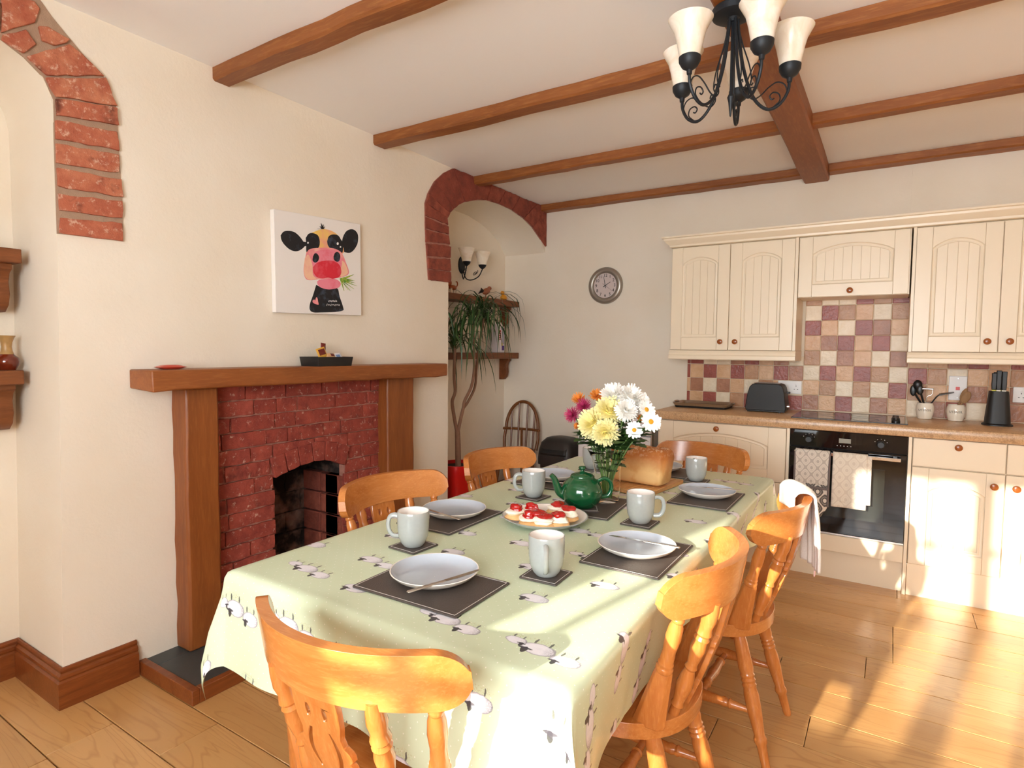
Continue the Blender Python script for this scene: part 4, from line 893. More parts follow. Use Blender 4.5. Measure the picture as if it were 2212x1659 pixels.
pillow((.105, 2.045, MZ+.045), .065, .042, .009, (0, -.5, 0), M_SBE, 'biscuit_packet', 'beige biscuit packet lying in the black tray', 'sachet', (.5, .85, .5, .95, M_SBR))
pillow((.10, 2.095, MZ+.045), .062, .045, .008, (.1, -.6, 0), M_SWH, 'sugar_sachet', 'white and blue sugar sachet at the end of the black tray', 'sachet', (.3, .7, .35, .7, M_SBL))
pillow((.09, 1.255, MZ+.009), .11, .05, .009, (.0, PI/2, 0), plain('sweet_red', '#c2452f', .3, coat=.3), 'sweet_packet', 'small red and white sweet packet at the bare end of the mantelpiece', 'packet', (.2, .6, .2, .8, M_SWH))
# ------------------------------------------------------------------ small windsor chair in the corner
wx, wy = -.13, 4.20
t = thing('windsor_chair', 'small dark hoop-back Windsor chair standing in the alcove corner', 'chair', (wx, wy, 0), .12)
def wob(nm, g, mt=M_DARKCHAIR, **k): return obj(nm, g, mt, t, local=True, **k)
SZ = .485
wob('seat', G().prism([(.165*math.cos(2*PI*i/28), .15*math.sin(2*PI*i/28)+.0) for i in range(28)], 'z', SZ-.032, SZ), bev=.010, seg=3)
hoop = [(.152*math.cos(a), .125+.03*(1 if True else 0)*math.sin(a), SZ+.16+.235*math.sin(a)) for a in [PI*i/24 for i in range(25)]]
hoop = [(.150, .09, SZ-.01), (.160, .11, SZ+.08)]+hoop+[(-.160, .11, SZ+.08), (-.150, .09, SZ-.01)]
wob('hoop', G().tube(hoop, .0135, 10))
wob('mid_rail', G().tube([(-.172, .105, SZ+.158), (-.09, .138, SZ+.158), (0, .146, SZ+.158), (.09, .138, SZ+.158), (.172, .105, SZ+.158)], .0115, 8))
for x in (-.105, -.035, .045, .11):
    zt = SZ+.16+.235*math.sqrt(max(0, 1-(x/.152)**2)); wob('spindle', G().turn((x*.95, .115, SZ-.01), (x, .15, zt), [(0, .0085), (.5, .0095), (1, .0075)], 8))
wob('splat', G().box(-.012, .122, SZ-.01, .008, .132, SZ+.16))
for x in (-1, 1):
    for y in (-1, 1): wob('leg', G().turn((x*.10, y*.09, SZ-.03), (x*.145, y*.135, 0), [(0, .012), (.3, .017), (.6, .015), (1, .010)], 12))
    wob('stretcher', G().turn((x*.128, -.115, .19), (x*.128, .115, .19), [(0, .007), (.5, .012), (1, .007)], 10))
# ------------------------------------------------------------------ potted dracaena
px_, py_ = -.11, 3.385
t = thing('potted_dracaena', 'tall dragon tree with drooping strap leaves in a red pot', 'plant', (px_, py_, 0))
obj('pot', G().lathe([(.001, 0), (.095, 0), (.10, .01), (.135, .44), (.14, .455), (.14, .50), (.131, .50), (.128, .46), (.001, .455)], (px_, py_, 0), 36), M_RED, t)
obj('soil', G().lathe([(.001, .456), (.126, .457), (.126, .475), (.001, .478)], (px_, py_, 0), 24), M_SOIL, t)
def W(a, b, x=-.11): return tuple(P(a, b, 'x', x))
def br(pts, r0, r1):
    q = spline([W(a, b, x) for a, b, x in pts], 5); return G().tube(q, [lerp(r0, r1, i/(len(q)-1)) for i in range(len(q))], 10)
obj('trunk', br([(990, 1015, -.11), (989, 960, -.11), (988, 930, -.11)], .022, .019), M_TRUNK, t)
obj('branch', br([(987, 933, -.11), (981, 900, -.12), (977, 868, -.12), (983, 846, -.12), (981, 810, -.12), (983, 745, -.12)], .013, .010), M_TRUNK, t)
obj('branch', br([(989, 933, -.11), (995, 905, -.10), (1001, 880, -.10), (1004, 865, -.10), (1018, 835, -.09), (1024, 800, -.09), (1024, 750, -.09), (1021, 690, -.09)], .013, .009), M_TRUNK, t)
obj('branch', br([(1001, 882, -.10), (1012, 866, -.11), (1026, 835, -.12), (1030, 790, -.12), (1036, 740, -.12), (1045, 688, -.12)], .010, .009), M_TRUNK, t)
rn = random.Random(12)
for cx_, cz0, xx, nl in ((1021, 688, -.09, 46), (1046, 683, -.12, 50), (983, 742, -.12, 36)):
    g = G(); c_ = Vector(W(cx_, cz0, xx))
    for k in range(nl):
        a = 2*PI*k*.381966+rn.uniform(-.2, .2); el = rn.uniform(.35, 1.35); L = rn.uniform(.34, .68); d = Vector((math.cos(a)*math.cos(el), math.sin(a)*math.cos(el), math.sin(el))); p = c_+Vector((0, 0, rn.uniform(-.05, .02))); pts = [p.copy()]; n_ = 9
        for i in range(n_):
            d = (d+Vector((0, 0, -.30-.10*i*.35))*(.55 if i < 2 else 1)).normalized(); p = p+d*(L/n_); q = p.copy(); q.x = max(q.x, -.235); q.y = min(max(q.y, 3.15), 4.02); q.x = min(q.x, .10); pts.append(q)
        side = Vector((-math.sin(a), math.cos(a), 0)); vs_ = []
        for i, q in enumerate(pts):
            w_ = .0075*(1-.15*abs(i-3))*(1 if i < n_ else .05); w_ = .0075*min(1, .5+i*.2)*(1-(i/n_)**3*.95); vs_ += [q-side*w_, q+Vector((0, 0, -.0015)), q+side*w_]
        fs_ = []
        for i in range(n_): fs_ += [(i*3, i*3+1, i*3+4, i*3+3), (i*3+1, i*3+2, i*3+5, i*3+4)]
        g.add(vs_, fs_)
    obj('leaf_crown', g, M_PLANTLEAF, t, closed=False, kind='stuff')
# ------------------------------------------------------------------ chandelier
CX, CY, CB = 2.04, 2.07, 2.452
ch = thing('chandelier', 'black iron five-arm chandelier with alabaster glass bell shades', 'chandelier', (CX, CY, CB))
obj('ceiling_rose', G().lathe([(.001, 0), (.062, 0), (.068, -.006), (.066, -.026), (.055, -.032), (.02, -.034), (.012, -.045), (.001, -.046)], (CX, CY, CB), 36), M_IRON, ch)
obj('centre_rod', G().lathe([(.001, -.03), (.006, -.04), (.005, -.27), (.012, -.285), (.008, -.30), (.003, -.345), (.001, -.348)], (CX, CY, CB), 12), M_IRON, ch)
to = Vector((.539, -.842, 0)); ri = Vector((.842, .539, 0)); CC = Vector((CX, CY, 0))
for k in range(5):
    a = math.radians(8+72*k); d = to*math.cos(a)+ri*math.sin(a); sd = Vector((-d.y, d.x, 0))
    def Q(r, z_, s_=0): return CC+d*r+sd*s_+Vector((0, 0, z_))
    obj('arm', G().tube(spline([Q(.014, CB-.032), Q(.020, 2.36), Q(.036, 2.26), (Q(.068, 2.165)), Q(.112, 2.122), Q(.152, 2.135), Q(.176, 2.175), Q(.180, 2.215)], 6), .0052, 8), M_IRON, ch)
    obj('support_wire', G().tube(spline([Q(.012, CB-.035), Q(.03, 2.34), Q(.055, 2.265), Q(.062, 2.215), Q(.05, 2.19)], 6), .0024, 6), M_IRON, ch)
    obj('scroll', G().tube(spline([Q(*q) for q in ((.158, 2.140), (.174, 2.165), (.166, 2.196), (.142, 2.206), (.116, 2.190), (.092, 2.166), (.070, 2.156), (.055, 2.170), (.058, 2.190), (.070, 2.194), (.074, 2.184))], 5), .0023, 6), M_IRON, ch)
    obj('scroll', G().tube(spline([Q(*q) for q in ((.132, 2.126), (.152, 2.147), (.149, 2.168), (.132, 2.174), (.121, 2.163), (.127, 2.152), (.135, 2.155))], 5), .0023, 6), M_IRON, ch)
    c_ = Q(.18, 0)
    obj('cup', G().lathe([(.004, -.012), (.008, -.008), (.009, .004), (.024, .014), (.033, .030), (.034, .044), (.028, .048)], (c_.x, c_.y, 2.212), 24), M_IRON, ch)
    obj('shade', G().lathe(shade_prof(.032, .069, .118), (c_.x, c_.y, 2.254), 32), M_SHADE, ch, ang=60)
# ------------------------------------------------------------------ dining table and cloth
TX0, TX1, TY0, TY1, TZ = 1.085, 2.062, .895, 2.935, .745
tb = thing('dining_table', 'long rectangular wooden dining table under the sheep-print cloth', 'table', (1.57, 1.9, 0))
obj('table_top', G().box(TX0+.004, TY0+.004, TZ-.034, TX1-.004, TY1-.004, TZ-.0045), M_CHAIRX, tb, bev=.006)
obj('apron', G().box(TX0+.10, TY0+.10, TZ-.12, TX1-.10, TY0+.122, TZ-.034).box(TX0+.10, TY1-.122, TZ-.12, TX1-.10, TY1-.10, TZ-.034).box(TX0+.10, TY0+.10, TZ-.12, TX0+.122, TY1-.10, TZ-.034).box(TX1-.122, TY0+.10, TZ-.12, TX1-.10, TY1-.10, TZ-.034), M_CHAIRX, tb)
for x in (TX0+.11, TX1-.11):
    for y in (TY0+.11, TY1-.11): obj('leg', G().turn((x, y, TZ-.034), (x, y, 0), [(0, .036), (.2, .036), (.23, .028), (.27, .036), (.32, .026), (.45, .038), (.7, .028), (.9, .02), (.94, .028), (1, .022)], 18), M_CHAIR, tb)
def cloth():
    d = .262; R = .022; st = .0125
    def axis(a, b):
        n1 = int(round(d/st)); n2 = int(round((b-a)/st)); return [a-d+d*i/n1 for i in range(n1)]+[a+(b-a)*i/n2 for i in range(n2)]+[b+d*i/n1 for i in range(n1+1)]
    us = axis(TX0, TX1); vs_ = axis(TY0, TY1); g = G(); uvs = []
    def prof(t):
        q = R*PI/2
        if t <= q: a = t/R; return R*math.sin(a), R*(1-math.cos(a))
        return R, R+(t-q)
    for v_ in vs_:
        for u_ in us:
            ou = max(TX0-u_, u_-TX1, 0); ov = max(TY0-v_, v_-TY1, 0); su = -1 if u_ < TX0 else 1; sv = -1 if v_ < TY0 else 1
            x = min(max(u_, TX0), TX1); y = min(max(v_, TY0), TY1); z = TZ
            if ou == 0 and ov == 0: z = TZ+.0004*math.sin(u_*23)*math.sin(v_*17)
            elif ov == 0:
                o_, dr = prof(ou); w_ = (dr/d)**1.5; edge = min((v_-TY0)/.35, (TY1-v_)/.35, 1)
                amp = .012*math.sin(v_*9.5+su)+.006*math.sin(v_*21+1); x += su*(o_+w_*(.012+amp*edge)-.07*(dr/d)*edge); z -= dr
            elif ou == 0:
                o_, dr = prof(ov); w_ = (dr/d)**1.5; edge = min((u_-TX0)/.25, (TX1-u_)/.25, 1)
                amp = .014*math.sin(u_*11.0+.6)+.005*math.sin(u_*27); y += sv*(o_+w_*(.014+amp*edge)-(.06 if sv > 0 else 0)*(dr/d)*edge); z -= dr
            else:
                r = math.hypot(ou, ov); th = math.atan2(ov, ou)/(PI/2); o_, dr = prof(r)
                near_right = su > 0 and sv < 0
                if near_right:
                    f = .52*(math.sin(PI*th)**1.3)*(.62+.38*math.cos(4*PI*(th-.5)))+.10*math.sin(PI*th); sweep = (th-.5)*.9
                else: f = .44*math.sin(PI*th)**1.15; sweep = (.25 if su < 0 else .1)
                w_ = .37*f*1.55*interp(r/.37, [(0, 0), (.22, .05), (.5, .18), (.75, .25), (.9, .23), (1, .18)])
                dz = math.sqrt(max(dr*dr-(w_*.8)**2, (.5*dr)**2))
                ang = PI/4+sweep*(-1 if True else 1)*PI/4
                ex, ey = math.cos(ang), math.sin(ang); bx2, by2 = math.cos(th*PI/2)*o_, math.sin(th*PI/2)*o_
                ww = (dr/d)**1.5*.012
                x += su*(bx2+w_*ex+ww*(1-th)); y += sv*(by2+w_*ey+ww*th); z -= dz
            g.v.append((x, y, z)); uvs.append((u_, v_))
    nu = len(us); nv = len(vs_)
    g.f = [(j*nu+i, j*nu+i+1, (j+1)*nu+i+1, (j+1)*nu+i) for j in range(nv-1) for i in range(nu-1)]
    o = obj('tablecloth', g, M_CLOTH, closed=False, ang=180, label='pale green oilcloth printed with sheep, draped over the dining table', cat='tablecloth')
    uvl = o.data.uv_layers.new(name='UVMap')
    for l in o.data.loops: uvl.data[l.index].uv = uvs[l.vertex_index]
    return o
cloth()
# ------------------------------------------------------------------ farmhouse dining chairs
def make_chair(label):
    t = thing('dining_chair', label, 'chair', group='pine farmhouse chairs around the table')
    def c(nm, g, mt=M_CHAIR, **k): return obj(nm, g, mt, t, local=True, **k)
    SZ = .445; pts = []
    for i in range(40):
        a = 2*PI*i/40; ca, sa = math.cos(a), math.sin(a); e = 2/2.2 if sa < 0 else 2/3.2
        pts.append((.212*math.copysign(abs(ca)**e, ca), .205*math.copysign(abs(sa)**e, sa)))
    c('seat', G().prism(pts, 'z', SZ-.040, SZ), M_CHAIRX, bev=.009, seg=3)
    LP = [(0, .017), (.08, .021), (.26, .024), (.30, .0205), (.315, .0235), (.335, .0195), (.35, .0235), (.37, .0195), (.385, .0235), (.405, .020), (.45, .0235), (.55, .0235), (.74, .0165), (.765, .0205), (.79, .0205), (.81, .016), (.95, .0135), (.97, .0145), (1, .012)]
    feet = {}
    for sx in (-1, 1):
        for sy, fy in ((-1, -.235), (1, .19)):
            a = (sx*.135, sy*.125, SZ-.036); b = (sx*.182, fy, 0); feet[(sx, sy)] = (Vector(a), Vector(b)); c('leg', G().turn(a, b, LP, 16))
    TPR = [(0, .008), (.06, .010), (.20, .013), (.22, .0165), (.24, .013), (.27, .0165), (.30, .014), (.5, .0195), (.70, .014), (.73, .0165), (.76, .013), (.78, .0165), (.80, .013), (.94, .010), (1, .008)]
    mid = {}
    for sx in (-1, 1):
        p = feet[(sx, -1)][0].lerp(feet[(sx, -1)][1], .58); q = feet[(sx, 1)][0].lerp(feet[(sx, 1)][1], .58); c('stretcher', G().turn(p, q, TPR, 14)); mid[sx] = (p+q)/2
    c('stretcher', G().turn(mid[-1], mid[1], TPR, 14))
    # back posts: flat blade below, turned above
    for sx in (-1, 1):
        b0 = Vector((sx*.165, -.125, SZ-.01)); b1 = Vector((sx*.205, -.208, .755)); ax_ = (b1-b0); rings = []
        for tt, hw, ht in ((0, .040, .012), (.04, .041, .013), (.15, .036, .0135), (.46, .024, .0135), (.50, .0215, .0135)):
            p = b0+ax_*tt; rings.append([p+Vector((0, -hw, 0)), p+Vector((ht, -hw*.6, 0)), p+Vector((ht, hw*.6, 0)), p+Vector((0, hw, 0)), p+Vector((-ht, hw*.6, 0)), p+Vector((-ht, -hw*.6, 0))])
        g = G().loft(rings)
        g.turn(b0+ax_*.49, b1, [(0, .019), (.03, .0205), (.07, .0205), (.10, .0175), (.13, .0195), (.17, .0165), (.35, .0155), (.55, .0185), (.72, .0165), (.8, .0125), (.84, .0155), (.88, .0125), (1, .012)], 16)
        c('back_post', g, bev=.003)
        a = (sx*.098, -.165, SZ-.01); b = (sx*.118, -.262, .752)
        c('spindle', G().turn(a, b, [(0, .013), (.10, .013), (.12, .0165), (.15, .0135), (.20, .016), (.30, .0205), (.38, .0165), (.43, .012), (.45, .0155), (.48, .012), (.52, .0145), (.62, .019), (.68, .0165), (.70, .019), (.725, .015), (.745, .0195), (.77, .0175), (.80, .0155), (.86, .019), (.94, .0165), (1, .013)], 16))
    # pierced splat
    hw = [(0, .040), (.05, .042), (.14, .052), (.22, .050), (.26, .040), (.32, .052), (.42, .062), (.52, .063), (.565, .055), (.57, .064), (.62, .064), (.64, .050), (.70, .046), (.78, .052), (.88, .054), (1, .050)]
    N_ = 40; oL = [(interp(i/N_, hw), i/N_) for i in range(N_+1)]; outl = oL+[(-a, b) for a, b in reversed(oL)]
    holes = []
    for sx in (-1, 1):
        for (cx0, c0, c1_, w_, bow) in ((.022, .44, .72, .0055, .012), (.020, .80, .88, .006, 0), (.024, .12, .34, .006, .010)):
            L = []
            for i in range(9): q = i/8; L.append((sx*(cx0+bow*math.sin(PI*q)-w_*math.sin(PI*(.08+.84*q))**.6), lerp(c0, c1_, q)))
            for i in range(9): q = 1-i/8; L.append((sx*(cx0+bow*math.sin(PI*q)+w_*math.sin(PI*(.08+.84*q))**.6), lerp(c0, c1_, q)))
            holes.append(L)
    g = G().prism([outl]+holes, 'y', -.007, .007)
    p0 = Vector((0, -.178, SZ-.008)); p1 = Vector((0, -.281, .752))
    g.v = [tuple(p0.lerp(p1, z)+Vector((x, y-.010*math.sin(PI*z), 0))) for x, y, z in g.v]
    c('splat', g, bev=.0015, seg=1)
    # bowed crest rail
    rings = []; n_ = 56
    for i in range(n_+1):
        s_ = math.sin((-1+2*i/n_)*PI/2); a_ = abs(s_); x = .252*s_
        y = -.287+.115*a_**2.1; q = max(0, (a_-.80)/.20); hh = .0535*max(.10, 1-q**2.2)**.5; zc = .790-.004*a_**2; th = .0130; lean = .010*hh/.0535
        nx = Vector((-2*.115*1.05*a_**1.1*math.copysign(1, s_)/.252, 1, 0)).normalized()
        lo = Vector((x, y, zc-hh))+Vector((0, lean, 0)); hi = Vector((x, y, zc+hh*.96))-Vector((0, lean, 0))
        rings.append([lo-nx*th, hi-nx*th*.9, hi+nx*th*.9, lo+nx*th])
    c('crest_rail', G().loft(rings), M_CHAIRX, bev=.006, seg=3, ang=50)
    return t
c0 = make_chair('pine farmhouse chair at the near table end, back towards the rear window')
c0.location = (1.69, .925, 0); c0.rotation_euler = (0, 0, .06)
dup(c0, (1.935, 1.49, 0), PI/2+.02, 'pine farmhouse chair on the cooker side, next to the table end chair')
dup(c0, (2.01, 2.145, 0), PI/2-.03, 'pine farmhouse chair with a white towel hung over its back')
dup(c0, (1.155, 1.60, 0), -PI/2-.12, 'pine farmhouse chair directly in front of the fireplace')
dup(c0, (1.155, 2.31, 0), -PI/2-.12, 'pine farmhouse chair on the alcove side, nearest the red pot')
dup(c0, (1.665, 2.925, 0), PI-.20, 'pine farmhouse chair at the table end by the cream units')
# ------------------------------------------------------------------ table settings
ZT = TZ+.0012
RV = Vector((.842, .539, 0)); FV = Vector((-.539, .842, 0))
def aim(v): return math.atan2(v.y, v.x)
def slab(name, label, cat, w_, d_, th, group=None, loc=(0,0,0), rz=0):
    t = thing(name, label, cat, loc, rz, group)
    obj('leather', G().prism(rrect(-w_/2, -d_/2, w_/2, d_/2, .004, 3), 'z', 0, th), M_LEATHER, t, local=True, bev=.0008, seg=1)
    g = G(); e = .006
    for (x0, y0, x1, y1) in ((-w_/2+e, -d_/2+e, w_/2-e, -d_/2+e), (w_/2-e, -d_/2+e, w_/2-e, d_/2-e), (w_/2-e, d_/2-e, -w_/2+e, d_/2-e), (-w_/2+e, d_/2-e, -w_/2+e, -d_/2+e)):
        L = math.hypot(x1-x0, y1-y0); n_ = int(L/.0055)
        for i in range(n_):
            a, b = (i+.15)/n_, (i+.85)/n_; p = (lerp(x0, x1, a), lerp(y0, y1, a)); q = (lerp(x0, x1, b), lerp(y0, y1, b)); w2 = .0006
            g.box(min(p[0], q[0])-w2, min(p[1], q[1])-w2, th-.0005, max(p[0], q[0])+w2, max(p[1], q[1])+w2, th+.0005)
    obj('stitching', g, M_STITCH, t, local=True)
    return t
MATS = [((1.587, 1.097), PI/2+.02, 'brown leather placemat at the table end opposite the fridge'), ((1.930, 1.602), 0, 'brown leather placemat before the chair without a towel, cooker side'), ((1.925, 2.372), 0, 'brown leather placemat before the chair with the towel'),
        ((1.262, 1.585), .01, 'brown leather placemat before the chair facing away from the fireplace'), ((1.255, 2.300), 0, 'brown leather placemat before the chair nearest the red pot'), ((1.60, 2.785), PI/2, 'brown leather placemat at the table end by the cream units')]
m0 = None
for (xy, rz, lb) in MATS:
    if m0 is None: m0 = slab('placemat', lb, 'placemat', .226, .315, .0042, 'leather placemats', (*xy, ZT), rz)
    else: dup(m0, (*xy, ZT), rz, lb)
dup(m0, (1.595, 2.005, ZT), .10, 'brown leather placemat under the teapot and flower vase')
# plates
def plate(label, r, loc, mt_in, mt_out, name='dinner_plate', group=None):
    t = thing(name, label, 'plate', loc, 0, group)
    obj('rim_and_base', G().lathe([(.001, .0), (r*.60, .0), (r*.72, .004), (r*.90, .014), (r*.985, .0235), (r, .0255), (r*.992, .0268), (r*.972, .0262)], n=56, caps=False), mt_out, t, local=True, ang=60)
    obj('glazed_well', G().lathe([(r*.974, .0261), (r*.93, .0195), (r*.83, .0105), (r*.70, .0062), (r*.4, .0052), (.001, .0050)], n=56, caps=False), mt_in, t, local=True, ang=60, closed=False)
    return t
ZM = ZT+.0045
PL = [((1.570, 1.128), 'pale grey plate at the table end, a knife laid over it'), ((1.920, 1.612), 'pale grey plate on the mat beside the bare-backed chair'), ((1.915, 2.405), 'pale grey plate on the mat beside the towel-draped chair'), ((1.250, 1.615), 'pale grey plate on the mat nearest the fireplace'), ((1.250, 2.320), 'pale grey plate on the mat nearest the red pot'), ((1.585, 2.80), 'pale grey plate half hidden behind the loaf')]
p0 = None
for xy, lb in PL:
    if p0 is None: p0 = plate(lb, .112, (*xy, ZM), M_GREYIN, M_PLATERIM, group='grey dinner plates')
    else: dup(p0, (*xy, ZM), 0, lb)
# knives
def make_knife(label):
    t = thing('table_knife', label, 'knife', group='steel table knives')
    rings = []
    for x, w_, h_ in ((-.105, .004, .002), (-.102, .0062, .0032), (-.06, .0058, .0032), (-.005, .0042, .0028), (.0, .0046, .0026)): rings.append([(x, -w_, 0), (x, w_, 0), (x, w_*.7, h_), (x, -w_*.7, h_)])
    obj('handle', G().loft(rings), M_STEEL, t, local=True, bev=.0008, seg=1)
    obj('blade', G().loft([[(x, a, .0004), (x, b, .0004), (x, b, .0018), (x, a, .0014)] for x, a, b in ((0, -.0055, .0045), (.03, -.0085, .0045), (.08, -.0085, .0045), (.098, -.005, .0045), (.105, .001, .0035))]), M_CHROME, t, local=True)
    return t
KN = [((877, 1281), (1038, 1231), 'steel table knife slanting across the plate at the table end'), ((1470, 1184), (1315, 1157), 'steel table knife on the plate beside the bare-backed chair'), ((1602, 1060), (1482, 1050), 'steel table knife on the plate beside the towel-draped chair'), ((995, 1123), (905, 1096), 'steel table knife on the plate nearest the fireplace'), ((1240, 1046), (1170, 1040), 'steel table knife on the plate nearest the red pot')]
k0 = None
for a, b, lb in KN:
    z_ = ZM+.0268; p = P(*a, 'z', z_); q = P(*b, 'z', z_); c_ = (p+q)/2; rz = aim(q-p)
    if k0 is None: k0 = make_knife(lb); k0.location = (c_.x, c_.y, z_); k0.rotation_euler = (0, 0, rz)
    else: dup(k0, (c_.x, c_.y, z_), rz, lb)
# mugs on coasters
def make_mug(label):
    t = thing('mug', label, 'mug', group='grey glazed mugs'); H = .104
    obj('body', G().lathe([(.001, .0), (.028, .0), (.030, .002), (.037, .012), (.0435, .030), (.0465, .055), (.0472, .085), (.0470, H-.002), (.0462, H), (.0445, H-.001)], n=40, caps=False), M_GREY, t, local=True, ang=60)
    obj('lining', G().lathe([(.0446, H-.001), (.0440, .085), (.0430, .05), (.036, .018), (.02, .009), (.001, .008)], n=40, caps=False), M_GLAZEW, t, local=True, ang=60, closed=False)
    obj('handle', G().tube(spline([(.0440, 0, .086), (.058, 0, .0885), (.071, 0, .082), (.0765, 0, .062), (.073, 0, .042), (.062, 0, .028), (.0430, 0, .026)], 6), .0058, 10, flat=1.35), M_GREY, t, local=True)
    return t
mug6 = P(1279, 1012, 'z', .75)
MG = [((1.353, 1.289), -RV+FV*.1, 'grey mug on the coaster between the fireplace plate and the table end'), ((1.789, 1.313), Vector((.47, -.88, 0)), 'grey mug beside the table end plate, its handle towards the near chair'), ((1.347, 1.995), -RV-FV*.1, 'grey mug on the coaster just beyond the teapot spout'),
      ((1.825, 1.897), RV-FV*.2, 'grey mug between the flower vase and the cooker side plates'), ((1.802, 2.659), FV, 'grey mug on the coaster next to the loaf of bread'), ((mug6.x, mug6.y), FV, 'grey mug hidden behind the flower vase')]
g0 = None; s0 = None
for xy, hv, lb in MG:
    cl = lb.replace('grey mug', 'brown leather coaster under the grey mug').replace(' on the coaster', '').replace(', its handle towards the near chair', '')
    rz = .05*math.sin(xy[0]*50)
    if s0 is None: s0 = slab('coaster', cl, 'coaster', .105, .105, .004, 'leather coasters', (*xy, ZT), rz)
    else: dup(s0, (*xy, ZT), rz, cl)
    if g0 is None: g0 = make_mug(lb); g0.location = (*xy, ZM); g0.rotation_euler = (0, 0, aim(hv))
    else: dup(g0, (*xy, ZM), aim(hv), lb)
# ------------------------------------------------------------------ teapot
tpx, tpy = 1.578, 1.955; tz = ZM+.0045
dup(s0, (tpx+.012, tpy-.008, ZM), .5, 'brown leather coaster directly under the green teapot')
t = thing('teapot', 'glossy dark green round teapot with lid on a coaster', 'teapot', (tpx, tpy, tz), aim(RV))
def L(nm, g, mt=M_TEAPOT, **k): return obj(nm, g, mt, t, local=True, **k)
L('pot', G().lathe([(.001, .0), (.046, .0), (.050, .004), (.066, .022), (.0755, .045), (.0765, .062), (.071, .082), (.058, .098), (.046, .105), (.044, .109), (.041, .109), (.001, .105)], n=48), ang=60)
L('lid', G().lathe([(.043, .1085), (.0445, .112), (.040, .118), (.028, .124), (.012, .1275), (.007, .130), (.006, .134), (.0115, .138), (.0145, .143), (.012, .148), (.001, .150)], n=40), ang=60)
sp_ = spline([(-.060, 0, .040), (-.082, 0, .052), (-.094, 0, .078), (-.103, 0, .102), (-.116, 0, .116)], 6); L('spout', G().tube(sp_, [lerp(.021, .0085, (i/(len(sp_)-1))**.7) for i in range(len(sp_))], 16))
L('handle', G().tube(spline([(.058, 0, .094), (.082, 0, .104), (.103, 0, .092), (.108, 0, .066), (.096, 0, .042), (.068, 0, .034)], 7), .0065, 12, flat=1.3))
# ------------------------------------------------------------------ scones
scx, scy = 1.552, 1.725
plate('large pale serving plate heaped with cream and jam scones', .146, (scx, scy, ZT), M_GLAZEW, M_GREY, 'serving_plate')
zs = ZT+.006
SCN = [((1112, 1100), 1, 'scone half with cream and jam at the fireplace edge of the plate'), ((1150, 1098), 1, 'scone half topped with a round blob of jam, behind the others'), ((1118, 1123), 0, 'scone half with a jam strawberry, at the mug side of the plate'), ((1168, 1112), 1, 'scone half in the middle of the plate under the largest jam blob'),
       ((1176, 1127), 0, 'scone half with jam running over its cream edge'), ((1203, 1092), 1, 'scone half with jam beside the teapot coaster'), ((1225, 1103), 1, 'scone half with flat jam at the teapot side of the plate'), ((1229, 1125), 0, 'scone half with dark jam and bare golden edge')]
rn = random.Random(21)
def blob(c_, r, amp, seed, nu=18, nv=12):
    rr = random.Random(seed); ph = [rr.uniform(0, 6.28) for _ in range(6)]; g = G().ell((0, 0, 0), 1, nu, nv); out = []
    for x, y, z in g.v:
        k = 1+amp*(math.sin(3*x+ph[0])+math.sin(4*y+ph[1])+math.sin(5*z+ph[2])+.6*math.sin(8*x+5*y+ph[3])); out.append((c_[0]+x*r[0]*k, c_[1]+y*r[1]*k, c_[2]+z*r[2]*k))
    g.v = out; return g
for i, (pp, up, lb) in enumerate(SCN):
    q = P(*pp, 'z', zs+.042); dx, dy = q.x, q.y
    v_ = Vector((dx-scx, dy-scy, 0)); 
    if v_.length > .100: v_ = v_.normalized()*.100
    dx, dy = scx+v_.x, scy+v_.y; z_ = zs+.001+(.004 if up else 0)
    t = thing('scone', lb, 'scone', (dx, dy, z_), group='cream scones on the serving plate')
    obj('scone_half', blob((dx, dy, z_+.013), (.037, .035, .012), .06, i), M_SCONE, t); obj('cream', blob((dx, dy, z_+.029), (.034+.004*rn.random(), .031, .013), .12, i+40), M_CREAMFOOD, t, sub=1); obj('jam', blob((dx+rn.uniform(-.004, .004), dy+rn.uniform(-.004, .004), z_+.041), (.023+.005*rn.random(), .020+.004*rn.random(), .0145), .12, i+80), M_JAM, t, sub=1)
# ------------------------------------------------------------------ bread on a board
t = thing('bread_board', 'striped wooden chopping board under the loaf', 'board', (1.625, 2.43, ZT), -.13)
for k in range(8): obj('stave', G().box(-.125+k*.03125, -.165, 0, -.125+(k+1)*.03125-.0004, .165, .018), M_BOARD, t, local=True, bev=.0025, seg=1)
bx0, by0 = 1.635, 2.42
t = thing('bread_loaf', 'tall crusty white tin loaf with a split floury top', 'bread', (bx0, by0, ZT+.018))
rings = []; n_ = 28
for i in range(n_+1):
    s_ = -1+2*i/n_; e = max(.05, 1-abs(s_)**9)**.5; ring = []
    for j in range(40):
        a = 2*PI*j/40; ca, sa = math.cos(a), math.sin(a)
        if sa >= 0: y = .069*math.copysign(abs(ca)**.75, ca); z = .100+.060*abs(sa)**.75
        else: y = .060*math.copysign(abs(ca)**.35, ca); z = .100-.098*abs(sa)**.30
        if sa > .55: z -= .018*math.exp(-((ca-.05)/.16)**2)*(1-s_**4)
        if .0 < sa < .3 or (-.2 < sa <= 0): y *= 1.0+.05*sa
        y *= (.86+.14*e); zz = .08+(z-.08)*(.84+.16*e); bulge = 1.0+.012*math.sin(s_*7+j*.3)
        xx = .112*s_*(1.06 if z > .10 else 1.0-.02*(sa < -.5))
        ring.append((bx0+xx, by0+y*bulge, ZT+.0185+max(zz, 0)*bulge))
    rings.append(ring)
g = G().loft(rings); g.tf(Matrix.Translation((bx0, by0, 0)) @ Matrix.Rotation(-.10, 4, 'Z') @ Matrix.Translation((-bx0, -by0, 0)))
obj('crust', g, M_BREAD, t, ang=80)
